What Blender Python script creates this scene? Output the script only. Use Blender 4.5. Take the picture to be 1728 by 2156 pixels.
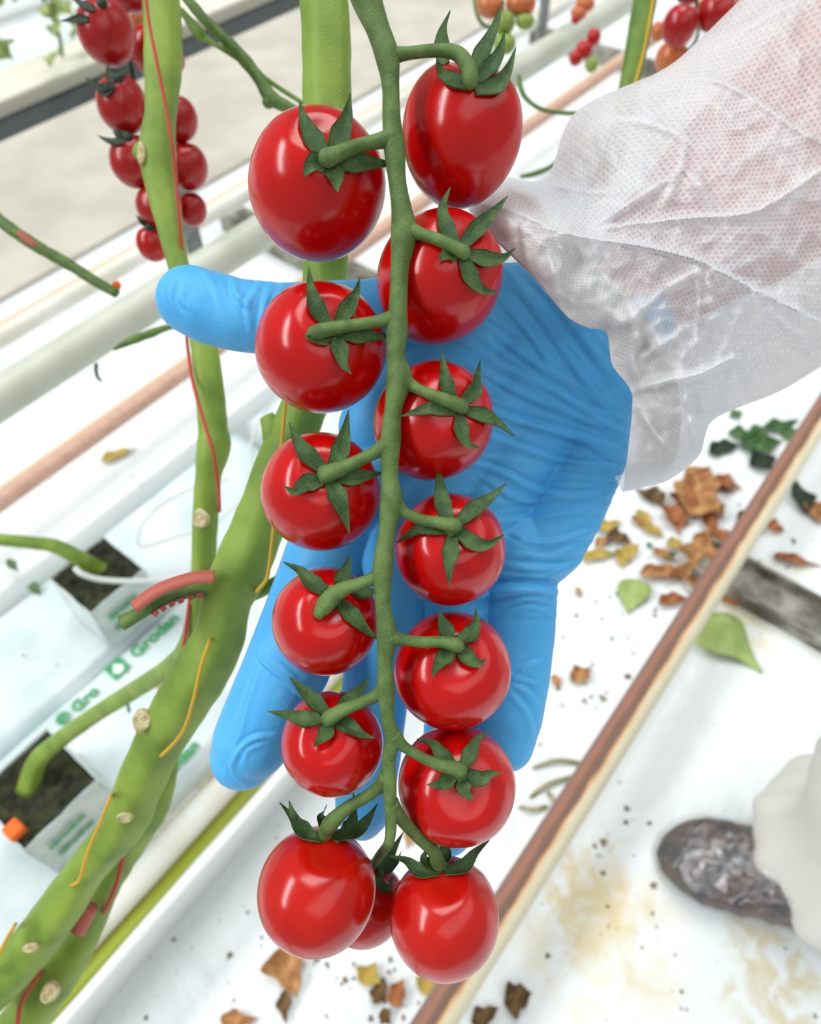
import bpy, bmesh, math, random
import numpy as np
from mathutils import Vector, Matrix, noise
random.seed(7); np.random.seed(7)
for o in list(bpy.data.objects): bpy.data.objects.remove(o)
SC = bpy.context.scene; COL = SC.collection

# ------------------------------------------------------------------ camera
F, CX, CY, H = 1557.0, 864.0, 1078.0, 1.1        # focal length in pixels, centre, camera height (m)
_dn = np.array([0, F*F/2098, F]); _dn /= np.linalg.norm(_dn)            # straight down, in lens axes
_rw = np.array([2066, -2098, F]); _rw = _rw-_dn*(_rw@_dn); _rw /= np.linalg.norm(_rw)   # along the crop rows
AX, AZ = _rw, -_dn; AY = np.cross(AZ, AX)
M3 = np.array([AX, AY, AZ])                       # lens axes -> world axes
CAMP = np.array([0, 0, H])
def P(px, py, z):
    """world point seen at (px,py) at distance z along the lens axis"""
    return M3@np.array([(px-CX)/F*z, (py-CY)/F*z, z])+CAMP
def G(px, py, z=0.0):
    """world point seen at (px,py) on the level z above the floor"""
    v = M3@np.array([px-CX, py-CY, F]); return v*((z-H)/v[2])+CAMP
def proj(w):
    c = (np.asarray(w)-CAMP)@M3; return c[..., 0]/c[..., 2]*F+CX, c[..., 1]/c[..., 2]*F+CY, c[..., 2]
cam = bpy.data.cameras.new('camera'); camo = bpy.data.objects.new('camera', cam); COL.objects.link(camo)
R = Matrix(((M3[0][0], -M3[0][1], -M3[0][2]), (M3[1][0], -M3[1][1], -M3[1][2]), (M3[2][0], -M3[2][1], -M3[2][2])))
camo.matrix_world = Matrix.Translation(Vector(CAMP)) @ R.to_4x4()
cam.sensor_fit = 'VERTICAL'; cam.sensor_height = 36; cam.lens = F/2156*36
cam.clip_start = 0.01; cam.dof.use_dof = True; cam.dof.focus_distance = 0.25; cam.dof.aperture_fstop = 11
SC.camera = camo
SC.view_settings.view_transform = 'Standard'; SC.view_settings.look = 'None'
SC.view_settings.gamma = 1; SC.view_settings.use_curve_mapping = False
SC.view_settings.exposure = -0.55

# ------------------------------------------------------------------ daylight: bright strips of glass roof over the aisles, dimmer canopy over the rows
W = bpy.data.worlds.new('daylight'); SC.world = W; W.use_nodes = True
nt = W.node_tree; nt.nodes.clear()
def N(t, ty, **k):
    n = t.nodes.new(ty)
    for a, b in k.items(): setattr(n, a, b)
    return n
def math_(t, op, a, b=None, c=None):
    n = N(t, 'ShaderNodeMath', operation=op)
    for i, v in enumerate((a, b, c)):
        if v is None: continue
        if hasattr(v, 'is_linked') or hasattr(v, 'links'): t.links.new(v, n.inputs[i])
        else: n.inputs[i].default_value = v
    return n.outputs[0]
tc = N(nt, 'ShaderNodeTexCoord'); sp = N(nt, 'ShaderNodeSeparateXYZ'); nt.links.new(tc.outputs['Generated'], sp.inputs[0])
zc = math_(nt, 'MAXIMUM', sp.outputs['Z'], 0.05)
q = math_(nt, 'DIVIDE', sp.outputs['Y'], zc); qx = math_(nt, 'DIVIDE', sp.outputs['X'], zc)
def pane(x0, y0, wx, wy, L):
    fs = []
    for src, c0, w in ((qx, x0, wx), (q, y0, wy)):
        a = math_(nt, 'ABSOLUTE', math_(nt, 'SUBTRACT', src, c0))
        m = N(nt, 'ShaderNodeMapRange', interpolation_type='SMOOTHSTEP'); nt.links.new(a, m.inputs[0])
        m.inputs[1].default_value = w*1.15; m.inputs[2].default_value = w*0.8; m.inputs[3].default_value = 0; m.inputs[4].default_value = 1; fs.append(m.outputs[0])
    return math_(nt, 'MULTIPLY', math_(nt, 'MULTIPLY', fs[0], fs[1]), L)
s = math_(nt, 'MAXIMUM', pane(-1.2, 0.8, 1.0, 0.16, 24.0), pane(0.4, 0.25, 0.40, 0.22, 9.0))
s = math_(nt, 'MAXIMUM', s, pane(0.3, -0.75, 1.3, 0.45, 1.9))  # broad weak strip added on the right to brighten the palm
up = N(nt, 'ShaderNodeMapRange'); nt.links.new(sp.outputs['Z'], up.inputs[0]); up.inputs[1].default_value = 0.05; up.inputs[2].default_value = 0.3
s = math_(nt, 'MULTIPLY', s, up.outputs[0])
st = math_(nt, 'ADD', s, 0.58)
bg = N(nt, 'ShaderNodeBackground'); bg.inputs[0].default_value = (0.95, 0.985, 1, 1); nt.links.new(st, bg.inputs[1])
wo = N(nt, 'ShaderNodeOutputWorld'); nt.links.new(bg.outputs[0], wo.inputs[0])

# ------------------------------------------------------------------ materials
def srgb(r, g, b):
    f = lambda c: (c/255/12.92 if c/255 <= 0.04045 else ((c/255+0.055)/1.055)**2.4)
    return (f(r), f(g), f(b), 1)
MATS = {}
def mat(name, col, rough=0.5, col2=None, scale=30, bump=0.0, bscale=200, stretch=None, spec=0.5, sss=0, ssr=0.004, coat=0, trans=0, detail=3, ramp=(0.4, 0.6), alpha=1.0):
    m = bpy.data.materials.new(name); m.use_nodes = True; t = m.node_tree; b = t.nodes['Principled BSDF']
    b.inputs['Base Color'].default_value = col; b.inputs['Roughness'].default_value = rough
    b.inputs['Specular IOR Level'].default_value = spec; b.inputs['Alpha'].default_value = alpha
    if sss: b.inputs['Subsurface Weight'].default_value = sss; b.inputs['Subsurface Scale'].default_value = ssr; b.inputs['Subsurface Radius'].default_value = (1, .3, .15)
    if coat: b.inputs['Coat Weight'].default_value = coat; b.inputs['Coat Roughness'].default_value = 0.08
    tcd = N(t, 'ShaderNodeTexCoord'); src = tcd.outputs['Object']
    if stretch:
        mp = N(t, 'ShaderNodeMapping'); mp.inputs['Scale'].default_value = stretch; t.links.new(src, mp.inputs[0]); src = mp.outputs[0]
    if col2:
        n = N(t, 'ShaderNodeTexNoise'); n.inputs['Scale'].default_value = scale; n.inputs['Detail'].default_value = detail; t.links.new(src, n.inputs[0])
        r = N(t, 'ShaderNodeValToRGB'); r.color_ramp.elements[0].position = ramp[0]; r.color_ramp.elements[1].position = ramp[1]
        r.color_ramp.elements[0].color = col; r.color_ramp.elements[1].color = col2
        t.links.new(n.outputs[0], r.inputs[0]); t.links.new(r.outputs[0], b.inputs['Base Color'])
    if bump:
        n = N(t, 'ShaderNodeTexNoise'); n.inputs['Scale'].default_value = bscale; n.inputs['Detail'].default_value = 4; t.links.new(src, n.inputs[0])
        bp = N(t, 'ShaderNodeBump'); bp.inputs['Strength'].default_value = bump; bp.inputs['Distance'].default_value = 0.001
        t.links.new(n.outputs[0], bp.inputs['Height']); t.links.new(bp.outputs[0], b.inputs['Normal'])
    if trans:
        tr = N(t, 'ShaderNodeBsdfTranslucent'); tr.inputs[0].default_value = col; mx = N(t, 'ShaderNodeMixShader'); mx.inputs[0].default_value = trans
        out = t.nodes['Material Output']; t.links.new(b.outputs[0], mx.inputs[1]); t.links.new(tr.outputs[0], mx.inputs[2]); t.links.new(mx.outputs[0], out.inputs[0])
        if col2: t.links.new(r.outputs[0], tr.inputs[0])
    MATS[name] = m; return m
mat('tomato', srgb(200, 11, 5), 0.19, srgb(188, 6, 5), 45, spec=0.5, sss=0.25, ssr=0.003, bump=0.03, bscale=900)
mat('tomato_orange', srgb(190, 22, 7), 0.2, srgb(176, 14, 8), 60, sss=0.2)
mat('tomato_dull', srgb(178, 26, 20), 0.26, srgb(160, 14, 14), 45, sss=0.15)
mat('tomato_turning', srgb(205, 90, 40), 0.3, srgb(190, 110, 60), 60)
mat('tomato_green', srgb(110, 140, 50), 0.3, srgb(140, 160, 70), 60)
mat('stem', srgb(112, 142, 50), 0.55, srgb(84, 118, 34), 60, bump=0.35, bscale=1300, stretch=(1, 1, .25), sss=0.1, ssr=0.003, detail=5)
mat('old_stem', srgb(140, 166, 62), 0.55, srgb(104, 134, 42), 34, bump=0.3, bscale=900, sss=0.1, ssr=0.003, detail=5, ramp=(0.38, 0.66))
mat('rachis', srgb(98, 124, 62), 0.6, srgb(78, 104, 46), 160, bump=0.35, bscale=1500, sss=0.1, ssr=0.002)
mat('sepal', srgb(78, 108, 54), 0.6, srgb(54, 84, 38), 220, bump=0.5, bscale=1400, trans=0.15)
mat('petiole', srgb(74, 104, 40), 0.55, srgb(96, 124, 50), 120, bump=0.3, bscale=900)
mat('scar', srgb(214, 204, 162), 0.8, srgb(182, 160, 110), 300, bump=0.6, bscale=900)
mat('red_twine', srgb(196, 70, 56), 0.7, bump=0.5, bscale=2500)
mat('yellow_twine', srgb(218, 172, 40), 0.7, bump=0.5, bscale=2500)
mat('clip', srgb(184, 92, 76), 0.55, bump=0.15, bscale=1500)
mat('white_sheet', srgb(228, 236, 236), 0.42, srgb(214, 228, 228), 3, bump=0.0)
mat('concrete', srgb(202, 196, 182), 0.85, srgb(188, 182, 168), 5, bump=0.3, bscale=60, detail=6)
mat('dark_strip', srgb(52, 56, 56), 0.8)
mat('cream_kerb', srgb(226, 222, 204), 0.7)
mat('grow_pipe', srgb(206, 208, 192), 0.4, srgb(192, 194, 176), 12, bump=0.1)
mat('cream_paint', srgb(232, 226, 200), 0.4, srgb(218, 206, 172), 30)
mat('copper_rust', srgb(214, 170, 150), 0.55, srgb(200, 160, 140), 60)
mat('tan_paint', srgb(222, 196, 160), 0.5)
mat('white_pipe', srgb(238, 236, 226), 0.38, srgb(226, 222, 206), 10)
mat('gutter', srgb(232, 235, 233), 0.35)
mat('algae', srgb(140, 152, 24), 0.45, srgb(120, 118, 26), 22, bump=0.3, bscale=200, stretch=(.15, 1, 1))
mat('mineral_crust', srgb(230, 226, 210), 0.9, srgb(196, 186, 160), 70, bump=0.8, bscale=200, ramp=(0.45, 0.7))
mat('slab_film', srgb(226, 234, 234), 0.28, srgb(208, 222, 222), 14, bump=0.5, bscale=22)
mat('block_film', srgb(214, 224, 220), 0.25, srgb(196, 208, 202), 30, bump=0.4, bscale=60)
mat('rockwool', srgb(64, 66, 38), 0.95, srgb(34, 36, 24), 70, bump=1.0, bscale=260, detail=6)
mat('green_ink', srgb(60, 160, 96), 0.5)
mat('white_ink', srgb(236, 244, 240), 0.5)
mat('orange_foam', srgb(246, 112, 36), 0.8, bump=0.4, bscale=500)
mat('drip_tube', srgb(226, 230, 226), 0.4)
mat('galvanised', srgb(150, 156, 156), 0.5, srgb(120, 124, 122), 60)
mat('dull_metal', srgb(158, 154, 142), 0.7, srgb(96, 92, 82), 24, detail=6)
mat('dry_leaf', srgb(190, 142, 88), 0.85, srgb(150, 100, 58), 60, bump=0.5, bscale=250)
mat('rust_leaf', srgb(176, 112, 66), 0.85, srgb(140, 84, 48), 60, bump=0.5, bscale=250)
mat('yellow_leaf', srgb(196, 160, 76), 0.8, srgb(160, 150, 70), 50, bump=0.5, bscale=250)
mat('brown_leaf', srgb(120, 92, 54), 0.9, srgb(84, 64, 38), 60, bump=0.5, bscale=250)
mat('pale_green_leaf', srgb(170, 186, 112), 0.7, srgb(146, 168, 92), 40, bump=0.4, bscale=250)
mat('fresh_leaf', srgb(92, 130, 74), 0.6, srgb(60, 100, 48), 40, bump=0.4, bscale=250, trans=0.15)
mat('dark_leaf', srgb(40, 62, 36), 0.6, srgb(24, 44, 24), 40, bump=0.4, bscale=250)
mat('far_leaf', srgb(150, 172, 96), 0.6, srgb(190, 200, 130), 20, trans=0.3)
mat('twig', srgb(176, 170, 128), 0.85, srgb(140, 132, 92), 60)
mat('speck', srgb(150, 136, 110), 0.9, srgb(100, 96, 84), 40)
mat('skin', srgb(190, 84, 74), 0.5, srgb(214, 134, 120), 20, sss=0.2)
mat('coverall', srgb(214, 211, 204), 0.7, bump=0.35, bscale=300)
mat('glove', srgb(84, 180, 238), 0.42, srgb(76, 172, 233), 25, bump=0.25, bscale=1400, spec=0.35, sss=0.06, ssr=0.002)
mat('boot', srgb(84, 58, 48), 0.5, srgb(40, 36, 40), 38, bump=0.4, bscale=60, detail=5)

# rail pipe: cream paint worn down to rust along its upper aisle side
def rail_mat():
    m = bpy.data.materials.new('rusty_rail'); m.use_nodes = True; t = m.node_tree; b = t.nodes['Principled BSDF']; b.inputs['Roughness'].default_value = 0.55
    tcd = N(t, 'ShaderNodeTexCoord'); s_ = N(t, 'ShaderNodeSeparateXYZ'); t.links.new(tcd.outputs['Object'], s_.inputs[0])
    mp = N(t, 'ShaderNodeMapping'); mp.inputs['Scale'].default_value = (14, 60, 60); t.links.new(tcd.outputs['Object'], mp.inputs[0])
    n = N(t, 'ShaderNodeTexNoise'); n.inputs['Scale'].default_value = 1.5; n.inputs['Detail'].default_value = 5; t.links.new(mp.outputs[0], n.inputs[0])
    v = math_(t, 'ADD', s_.outputs['Y'], math_(t, 'MULTIPLY', n.outputs[0], 0.010))
    r = N(t, 'ShaderNodeValToRGB'); mr = N(t, 'ShaderNodeMapRange'); t.links.new(v, mr.inputs[0]); mr.inputs[1].default_value = -0.006; mr.inputs[2].default_value = 0.024
    e = r.color_ramp.elements; e[0].position = 0.0; e[0].color = srgb(226, 218, 188); e[1].position = 0.16; e[1].color = srgb(222, 200, 160)
    for p_, c_ in ((0.26, srgb(206, 150, 100)), (0.34, srgb(112, 84, 70)), (0.56, srgb(118, 88, 72)), (0.72, srgb(166, 112, 86)), (1.0, srgb(140, 110, 100))):
        k = e.new(p_); k.color = c_
    t.links.new(mr.outputs[0], r.inputs[0]); t.links.new(r.outputs[0], b.inputs['Base Color'])
    MATS['rusty_rail'] = m
rail_mat()
# floor sheet with irregular brown stains
def floor_mat():
    m = bpy.data.materials.new('floor_sheet'); m.use_nodes = True; t = m.node_tree; b = t.nodes['Principled BSDF']; b.inputs['Roughness'].default_value = 0.4
    tcd = N(t, 'ShaderNodeTexCoord'); P_ = tcd.outputs['Object']
    def patch(c, rad, sc, lo, hi):
        d = N(t, 'ShaderNodeVectorMath', operation='DISTANCE'); t.links.new(P_, d.inputs[0]); d.inputs[1].default_value = c
        n = N(t, 'ShaderNodeTexNoise'); n.inputs['Scale'].default_value = sc; n.inputs['Detail'].default_value = 5; n.inputs['Distortion'].default_value = 0.8; t.links.new(P_, n.inputs[0])
        f = math_(t, 'SUBTRACT', 1, math_(t, 'DIVIDE', d.outputs['Value'], rad)); f = math_(t, 'MAXIMUM', f, 0)
        f = math_(t, 'MULTIPLY', math_(t, 'POWER', f, 0.5), n.outputs[0])
        mr = N(t, 'ShaderNodeMapRange', interpolation_type='SMOOTHSTEP'); t.links.new(f, mr.inputs[0]); mr.inputs[1].default_value = lo; mr.inputs[2].default_value = hi
        return mr.outputs[0]
    def mix(fac, a, col):
        mx = N(t, 'ShaderNodeMix', data_type='RGBA'); t.links.new(fac, mx.inputs[0])
        if isinstance(a, tuple): mx.inputs[6].default_value = a
        else: t.links.new(a, mx.inputs[6])
        mx.inputs[7].default_value = col; return mx.outputs[2]
    g1, g2, g3 = G(1270, 1960), G(1600, 1270), G(1640, 2080)
    c = mix(patch(tuple(g1), 0.17, 16, 0.28, 0.56), srgb(231, 235, 235), srgb(222, 211, 180))
    c = mix(patch(tuple(g1+np.array([.02, .03, 0])), 0.11, 40, 0.30, 0.5), c, srgb(220, 204, 164))
    c = mix(patch(tuple(g2), 0.22, 18, 0.3, 0.55), c, srgb(226, 218, 190))
    c = mix(patch(tuple(g3), 0.14, 30, 0.3, 0.55), c, srgb(214, 204, 172))
    n = N(t, 'ShaderNodeTexNoise'); n.inputs['Scale'].default_value = 60; n.inputs['Detail'].default_value = 3; t.links.new(P_, n.inputs[0])
    mr = N(t, 'ShaderNodeMapRange'); t.links.new(n.outputs[0], mr.inputs[0]); mr.inputs[1].default_value = 0.66; mr.inputs[2].default_value = 0.74; mr.inputs[4].default_value = 0.35
    c = mix(mr.outputs[0], c, srgb(190, 184, 164))
    t.links.new(c, b.inputs['Base Color'])
    n2 = N(t, 'ShaderNodeTexNoise'); n2.inputs['Scale'].default_value = 7; n2.inputs['Detail'].default_value = 3; n2.inputs['Distortion'].default_value = 1; t.links.new(P_, n2.inputs[0])
    bp = N(t, 'ShaderNodeBump'); bp.inputs['Strength'].default_value = 0.5; bp.inputs['Distance'].default_value = 0.02
    t.links.new(n2.outputs[0], bp.inputs['Height']); t.links.new(bp.outputs[0], b.inputs['Normal'])
    MATS['floor_sheet'] = m
floor_mat()
# thin nonwoven cloth with embossed dots, light passes through
def cloth_mat():
    m = bpy.data.materials.new('nonwoven'); m.use_nodes = True; t = m.node_tree; b = t.nodes['Principled BSDF']; out = t.nodes['Material Output']
    b.inputs['Base Color'].default_value = srgb(238, 238, 238); b.inputs['Roughness'].default_value = 0.6; b.inputs['Specular IOR Level'].default_value = 0.3
    uv = N(t, 'ShaderNodeUVMap'); mp = N(t, 'ShaderNodeMapping'); t.links.new(uv.outputs[0], mp.inputs[0])
    s_ = N(t, 'ShaderNodeSeparateXYZ'); t.links.new(mp.outputs[0], s_.inputs[0])
    row = math_(t, 'FLOOR', s_.outputs['Y']); half = math_(t, 'MULTIPLY', math_(t, 'MODULO', row, 2), 0.5)
    u = math_(t, 'SUBTRACT', math_(t, 'FRACT', math_(t, 'ADD', s_.outputs['X'], half)), 0.5); v = math_(t, 'SUBTRACT', math_(t, 'FRACT', s_.outputs['Y']), 0.5)
    d = math_(t, 'SQRT', math_(t, 'ADD', math_(t, 'MULTIPLY', u, u), math_(t, 'MULTIPLY', v, v)))
    dot = N(t, 'ShaderNodeMapRange', interpolation_type='SMOOTHSTEP'); t.links.new(d, dot.inputs[0]); dot.inputs[1].default_value = 0.36; dot.inputs[2].default_value = 0.2
    dot.inputs[3].default_value = 0; dot.inputs[4].default_value = 1
    n = N(t, 'ShaderNodeTexNoise'); n.inputs['Scale'].default_value = 2.2; n.inputs['Detail'].default_value = 6; t.links.new(mp.outputs[0], n.inputs[0])
    a = math_(t, 'ADD', math_(t, 'MULTIPLY', dot.outputs[0], 0.20), math_(t, 'MULTIPLY', n.outputs[0], 0.50))
    a = math_(t, 'ADD', a, 0.03)
    pl = N(t, 'ShaderNodeAttribute', attribute_name='ply_ridge_white'); a = math_(t, 'MULTIPLY', a, math_(t, 'SUBTRACT', 1, math_(t, 'MULTIPLY', pl.outputs['Fac'], 0.85)))
    tp = N(t, 'ShaderNodeBsdfTransparent'); tl = N(t, 'ShaderNodeBsdfTranslucent'); tl.inputs[0].default_value = srgb(244, 244, 244)
    m1 = N(t, 'ShaderNodeMixShader'); m1.inputs[0].default_value = 0.35; t.links.new(b.outputs[0], m1.inputs[1]); t.links.new(tl.outputs[0], m1.inputs[2])
    m2 = N(t, 'ShaderNodeMixShader'); t.links.new(a, m2.inputs[0]); t.links.new(m1.outputs[0], m2.inputs[1]); t.links.new(tp.outputs[0], m2.inputs[2])
    hgt = math_(t, 'SUBTRACT', math_(t, 'MULTIPLY', n.outputs[0], 0.8), dot.outputs[0])
    bp = N(t, 'ShaderNodeBump'); bp.inputs['Strength'].default_value = 0.55; bp.inputs['Distance'].default_value = 0.0004
    t.links.new(hgt, bp.inputs['Height']); t.links.new(bp.outputs[0], b.inputs['Normal']); t.links.new(m2.outputs[0], out.inputs[0])
    MATS['nonwoven'] = m
cloth_mat()

# ------------------------------------------------------------------ helpers
def setp(o, label=None, cat=None, group=None, kind=None):
    if label: o['label'] = label
    if cat: o['category'] = cat
    if group: o['group'] = group
    if kind: o['kind'] = kind
    return o
WL = {}
def thing(name, loc, label, cat, group=None):
    o = bpy.data.objects.new(name, None); COL.objects.link(o); o.empty_display_size = 0.01
    o.location = Vector(loc); WL[o.name] = np.array(loc, float); return setp(o, label, cat, group)
def obj(name, geo, material, parent=None, smooth=True, base=None):
    """link (verts, faces) given in world coordinates as ONE mesh object"""
    v, f = geo[0], geo[1]; v = np.asarray(v, float)
    if base is None:
        base = np.array([v[:, 0].mean(), v[:, 1].mean(), v[:, 2].min()]) if parent is None else WL[parent.name]
    me = bpy.data.meshes.new(name); me.from_pydata((v-base).tolist(), [], [tuple(int(i) for i in q) for q in f]); me.validate(); me.update()
    o = bpy.data.objects.new(name, me); COL.objects.link(o)
    if isinstance(material, (list, tuple)):
        for k in material: me.materials.append(MATS[k])
    else: me.materials.append(MATS[material])
    me.shade_smooth() if smooth else me.shade_flat()
    WL[o.name] = base
    if parent is None: o.location = Vector(base)
    else:
        o.parent = parent; o.location = Vector(base-WL[parent.name])
    return o
def join(*gs):
    V, Fs, n = [], [], 0
    for v, f in gs:
        V.append(np.asarray(v, float)); Fs += [tuple(i+n for i in q) for q in f]; n += len(v)
    return np.vstack(V), Fs
def cr(pts, n):
    """Catmull-Rom resampling of a polyline of k-vectors to n rows"""
    p = np.asarray(pts, float); m = len(p)
    if m == 2: t = np.linspace(0, 1, n)[:, None]; return p[0]*(1-t)+p[1]*t
    e = np.vstack([2*p[0]-p[1], p, 2*p[-1]-p[-2]]); seg = np.linalg.norm(np.diff(p[:, :2], axis=0), axis=1)+1e-9
    cum = np.r_[0, np.cumsum(seg)]; out = []
    for s_ in np.linspace(0, cum[-1], n):
        i = min(max(int(np.searchsorted(cum, s_, side='right'))-1, 0), m-2); t = (s_-cum[i])/seg[i]
        a, b, c, d = e[i], e[i+1], e[i+2], e[i+3]
        out.append(0.5*((2*b)+(c-a)*t+(2*a-5*b+4*c-d)*t*t+(3*b-a-3*c+d)*t**3))
    return np.array(out)
def tube(pts, rad, sides=14, lobes=None, caps=True, roundcap=False):
    p = np.asarray(pts, float); n = len(p); rad = np.broadcast_to(np.asarray(rad, float), (n,))
    T = np.gradient(p, axis=0); T /= np.linalg.norm(T, axis=1)[:, None]+1e-12
    u = np.cross(T[0], [0.13, 0.21, 0.97]); u /= np.linalg.norm(u); V = []
    ang = np.linspace(0, 2*np.pi, sides, endpoint=False)
    for i in range(n):
        u = u-T[i]*(u@T[i]); u /= np.linalg.norm(u); w = np.cross(T[i], u)
        r_ = rad[i]*np.ones(sides)
        if lobes: r_ = r_*(1+lobes[1]*np.cos(lobes[0]*ang+0.6+i*0.03)+0.03*np.cos(2*ang+i*0.2))
        V.append(p[i]+np.outer(r_*np.cos(ang), u)+np.outer(r_*np.sin(ang), w))
    Fs = [(i*sides+j, i*sides+(j+1) % sides, (i+1)*sides+(j+1) % sides, (i+1)*sides+j) for i in range(n-1) for j in range(sides)]
    V = np.vstack(V)
    if caps: Fs += [tuple(range(sides-1, -1, -1)), tuple((n-1)*sides+j for j in range(sides))]
    return V, Fs
def pxtube(rows, n=None, sides=16, lobes=None, jitter=0.0, up=0.0, down=None, lean=(0, 0)):
    """rows of (px, py, width_px, depth); becomes a real tube"""
    n = n or len(rows)*7; q = cr(rows, n); pts = np.array([P(a, b, d) for a, b, w, d in q]); r = q[:, 2]/2*q[:, 3]/F
    if jitter: r = r*(1+np.array([noise.noise(Vector((i*0.35, rows[0][0], 0)))*jitter for i in range(n)]))
    if up:      # carries on upwards out of the frame
        m_ = 14; d0 = pts[0]-pts[3]; d0 = d0/np.linalg.norm(d0); ex = [pts[0]]; d_ = d0
        for i in range(m_): d_ = d_*.8+np.array([lean[0], lean[1], 1.0])*.2; d_ = d_/np.linalg.norm(d_); ex.append(ex[-1]+d_*up/m_)
        pts = np.vstack([np.array(ex[:0:-1]), pts]); r = np.r_[np.full(m_, r[0]), r]
    if down:    # carries on down to the slab, behind what hides it
        ex = cr([pts[-1], pts[-1]*.6+np.array(down)*.4+[0, 0, -.05], down], 16)[1:]; pts = np.vstack([pts, ex]); r = np.r_[r, np.full(15, r[-1])]
    return tube(pts, r, sides, lobes)
def box(x0, x1, y0, y1, z0, z1):
    v = [(x, y, z) for x in (x0, x1) for y in (y0, y1) for z in (z0, z1)]
    return np.array(v, float), [(0, 1, 3, 2), (4, 6, 7, 5), (0, 4, 5, 1), (2, 3, 7, 6), (0, 2, 6, 4), (1, 5, 7, 3)]
def bevel(o, w=0.003, seg=3):
    m = o.modifiers.new('bevel', 'BEVEL'); m.width = w; m.segments = seg; m.limit_method = 'ANGLE'; return o
def extrude_x(prof, x0, x1, nx=2, wob=0.0):
    """closed (y,z) outline swept along the rows"""
    k = len(prof); V = []
    for i in range(nx):
        x = x0+(x1-x0)*i/(nx-1)
        for j, (y, z) in enumerate(prof):
            V.append((x, y+wob*noise.noise(Vector((x*6, j*1.7, 1))), z+wob*noise.noise(Vector((x*6, j*1.7, 9)))))
    Fs = [(i*k+j, i*k+(j+1) % k, (i+1)*k+(j+1) % k, (i+1)*k+j) for i in range(nx-1) for j in range(k)]
    Fs += [tuple(range(k-1, -1, -1)), tuple((nx-1)*k+j for j in range(k))]
    return np.array(V), Fs
def xpipe(y, z, r, x0, x1, n=40):
    xs = np.linspace(x0, x1, n); return tube(np.c_[xs, np.full(n, y), np.full(n, z)], r, 28)
def ball(c, rx, ry=None, rz=None, nu=28, nv=18):
    ry = ry or rx; rz = rz or rx; V = [(c[0], c[1], c[2]+rz)]
    for i in range(1, nv):
        t = math.pi*i/nv
        for j in range(nu):
            a = 2*math.pi*j/nu; V.append((c[0]+rx*math.sin(t)*math.cos(a), c[1]+ry*math.sin(t)*math.sin(a), c[2]+rz*math.cos(t)))
    V.append((c[0], c[1], c[2]-rz)); L = len(V)-1; Fs = [(0, 1+j, 1+(j+1) % nu) for j in range(nu)]
    Fs += [(1+i*nu+j, 1+(i+1)*nu+j, 1+(i+1)*nu+(j+1) % nu, 1+i*nu+(j+1) % nu) for i in range(nv-2) for j in range(nu)]
    Fs += [(L, 1+(nv-2)*nu+(j+1) % nu, 1+(nv-2)*nu+j) for j in range(nu)]
    return np.array(V), Fs

# ------------------------------------------------------------------ the setting
X0, X1 = -1.2, 7.0
def struct(name, geo, m, smooth=False):
    o = obj(name, geo, m, None, smooth, base=np.zeros(3)); o['kind'] = 'structure'; return o
struct('floor', box(X0, X1, -2.2, 1.64, -0.02, 0.0), 'floor_sheet')
struct('trim_1', box(X0, X1, 1.64, 2.27, -0.02, 0.012), 'concrete')
struct('kerb_shadow_strip', box(X0, X1, 2.27, 2.41, -0.02, 0.006), 'dark_strip')  # black strip stands in for the dark shadow along the raised kerb
bevel(struct('trim_3', box(X0, X1, 2.41, 2.60, -0.02, 0.05), 'cream_kerb'), 0.01)
struct('trim_4', box(X0, X1, 2.60, 6.5, -0.02, 0.03), 'white_sheet')

# rails of the aisle the picker stands in, and of the next aisle
o = obj('heating_pipe_rail', xpipe(0.0, 0.1, 0.0215, X0, X1), 'rusty_rail', None, True, base=np.array([0, 0, 0.1]))
setp(o, 'rust-worn cream heating pipe rail running diagonally right of the tomatoes, beside the covered foot', 'pipe')
t = thing('heating_pipe_rail', (1.6, 1.03, 0.06), 'copper-toned pipe rail with a tan top edge, crossing the white sheet left of the hand', 'pipe')
obj('pipe', xpipe(1.026, 0.095, 0.0155, X0, X1), 'copper_rust', t); o = obj('paint_band', xpipe(1.041, 0.101, 0.0075, X0, X1), 'tan_paint', t); o['label'] = 'tan painted edge'
t = thing('heating_pipe_rail', (1.6, 1.41, 0.06), 'thin white pipe rail with tan stripe, next to the beige concrete path', 'pipe')
obj('pipe', xpipe(1.405, 0.09, 0.02, X0, X1), 'white_pipe', t); o = obj('paint_band', xpipe(1.421, 0.102, 0.0075, X0, X1), 'tan_paint', t); o['label'] = 'tan stripe'
o = obj('grow_pipe', xpipe(0.744, 0.5, 0.0235, X0, X1), 'grow_pipe')
setp(o, 'thick grey-green grow pipe crossing from left edge past the thumb to the top right', 'pipe')
for px, py, lab in ((1146, 62, 'short grey post above the grow pipe at the upper right of the tomatoes'), (420, 512, 'short grey post above the grow pipe, beside the left stem')):
    g = G(px, py, 0.52); x = g[0]
    o = bevel(obj('pipe_support', box(x-.012, x+.012, .775, .785, 0.49, 0.60), 'galvanised'), 0.002); setp(o, lab, 'post')
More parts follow.
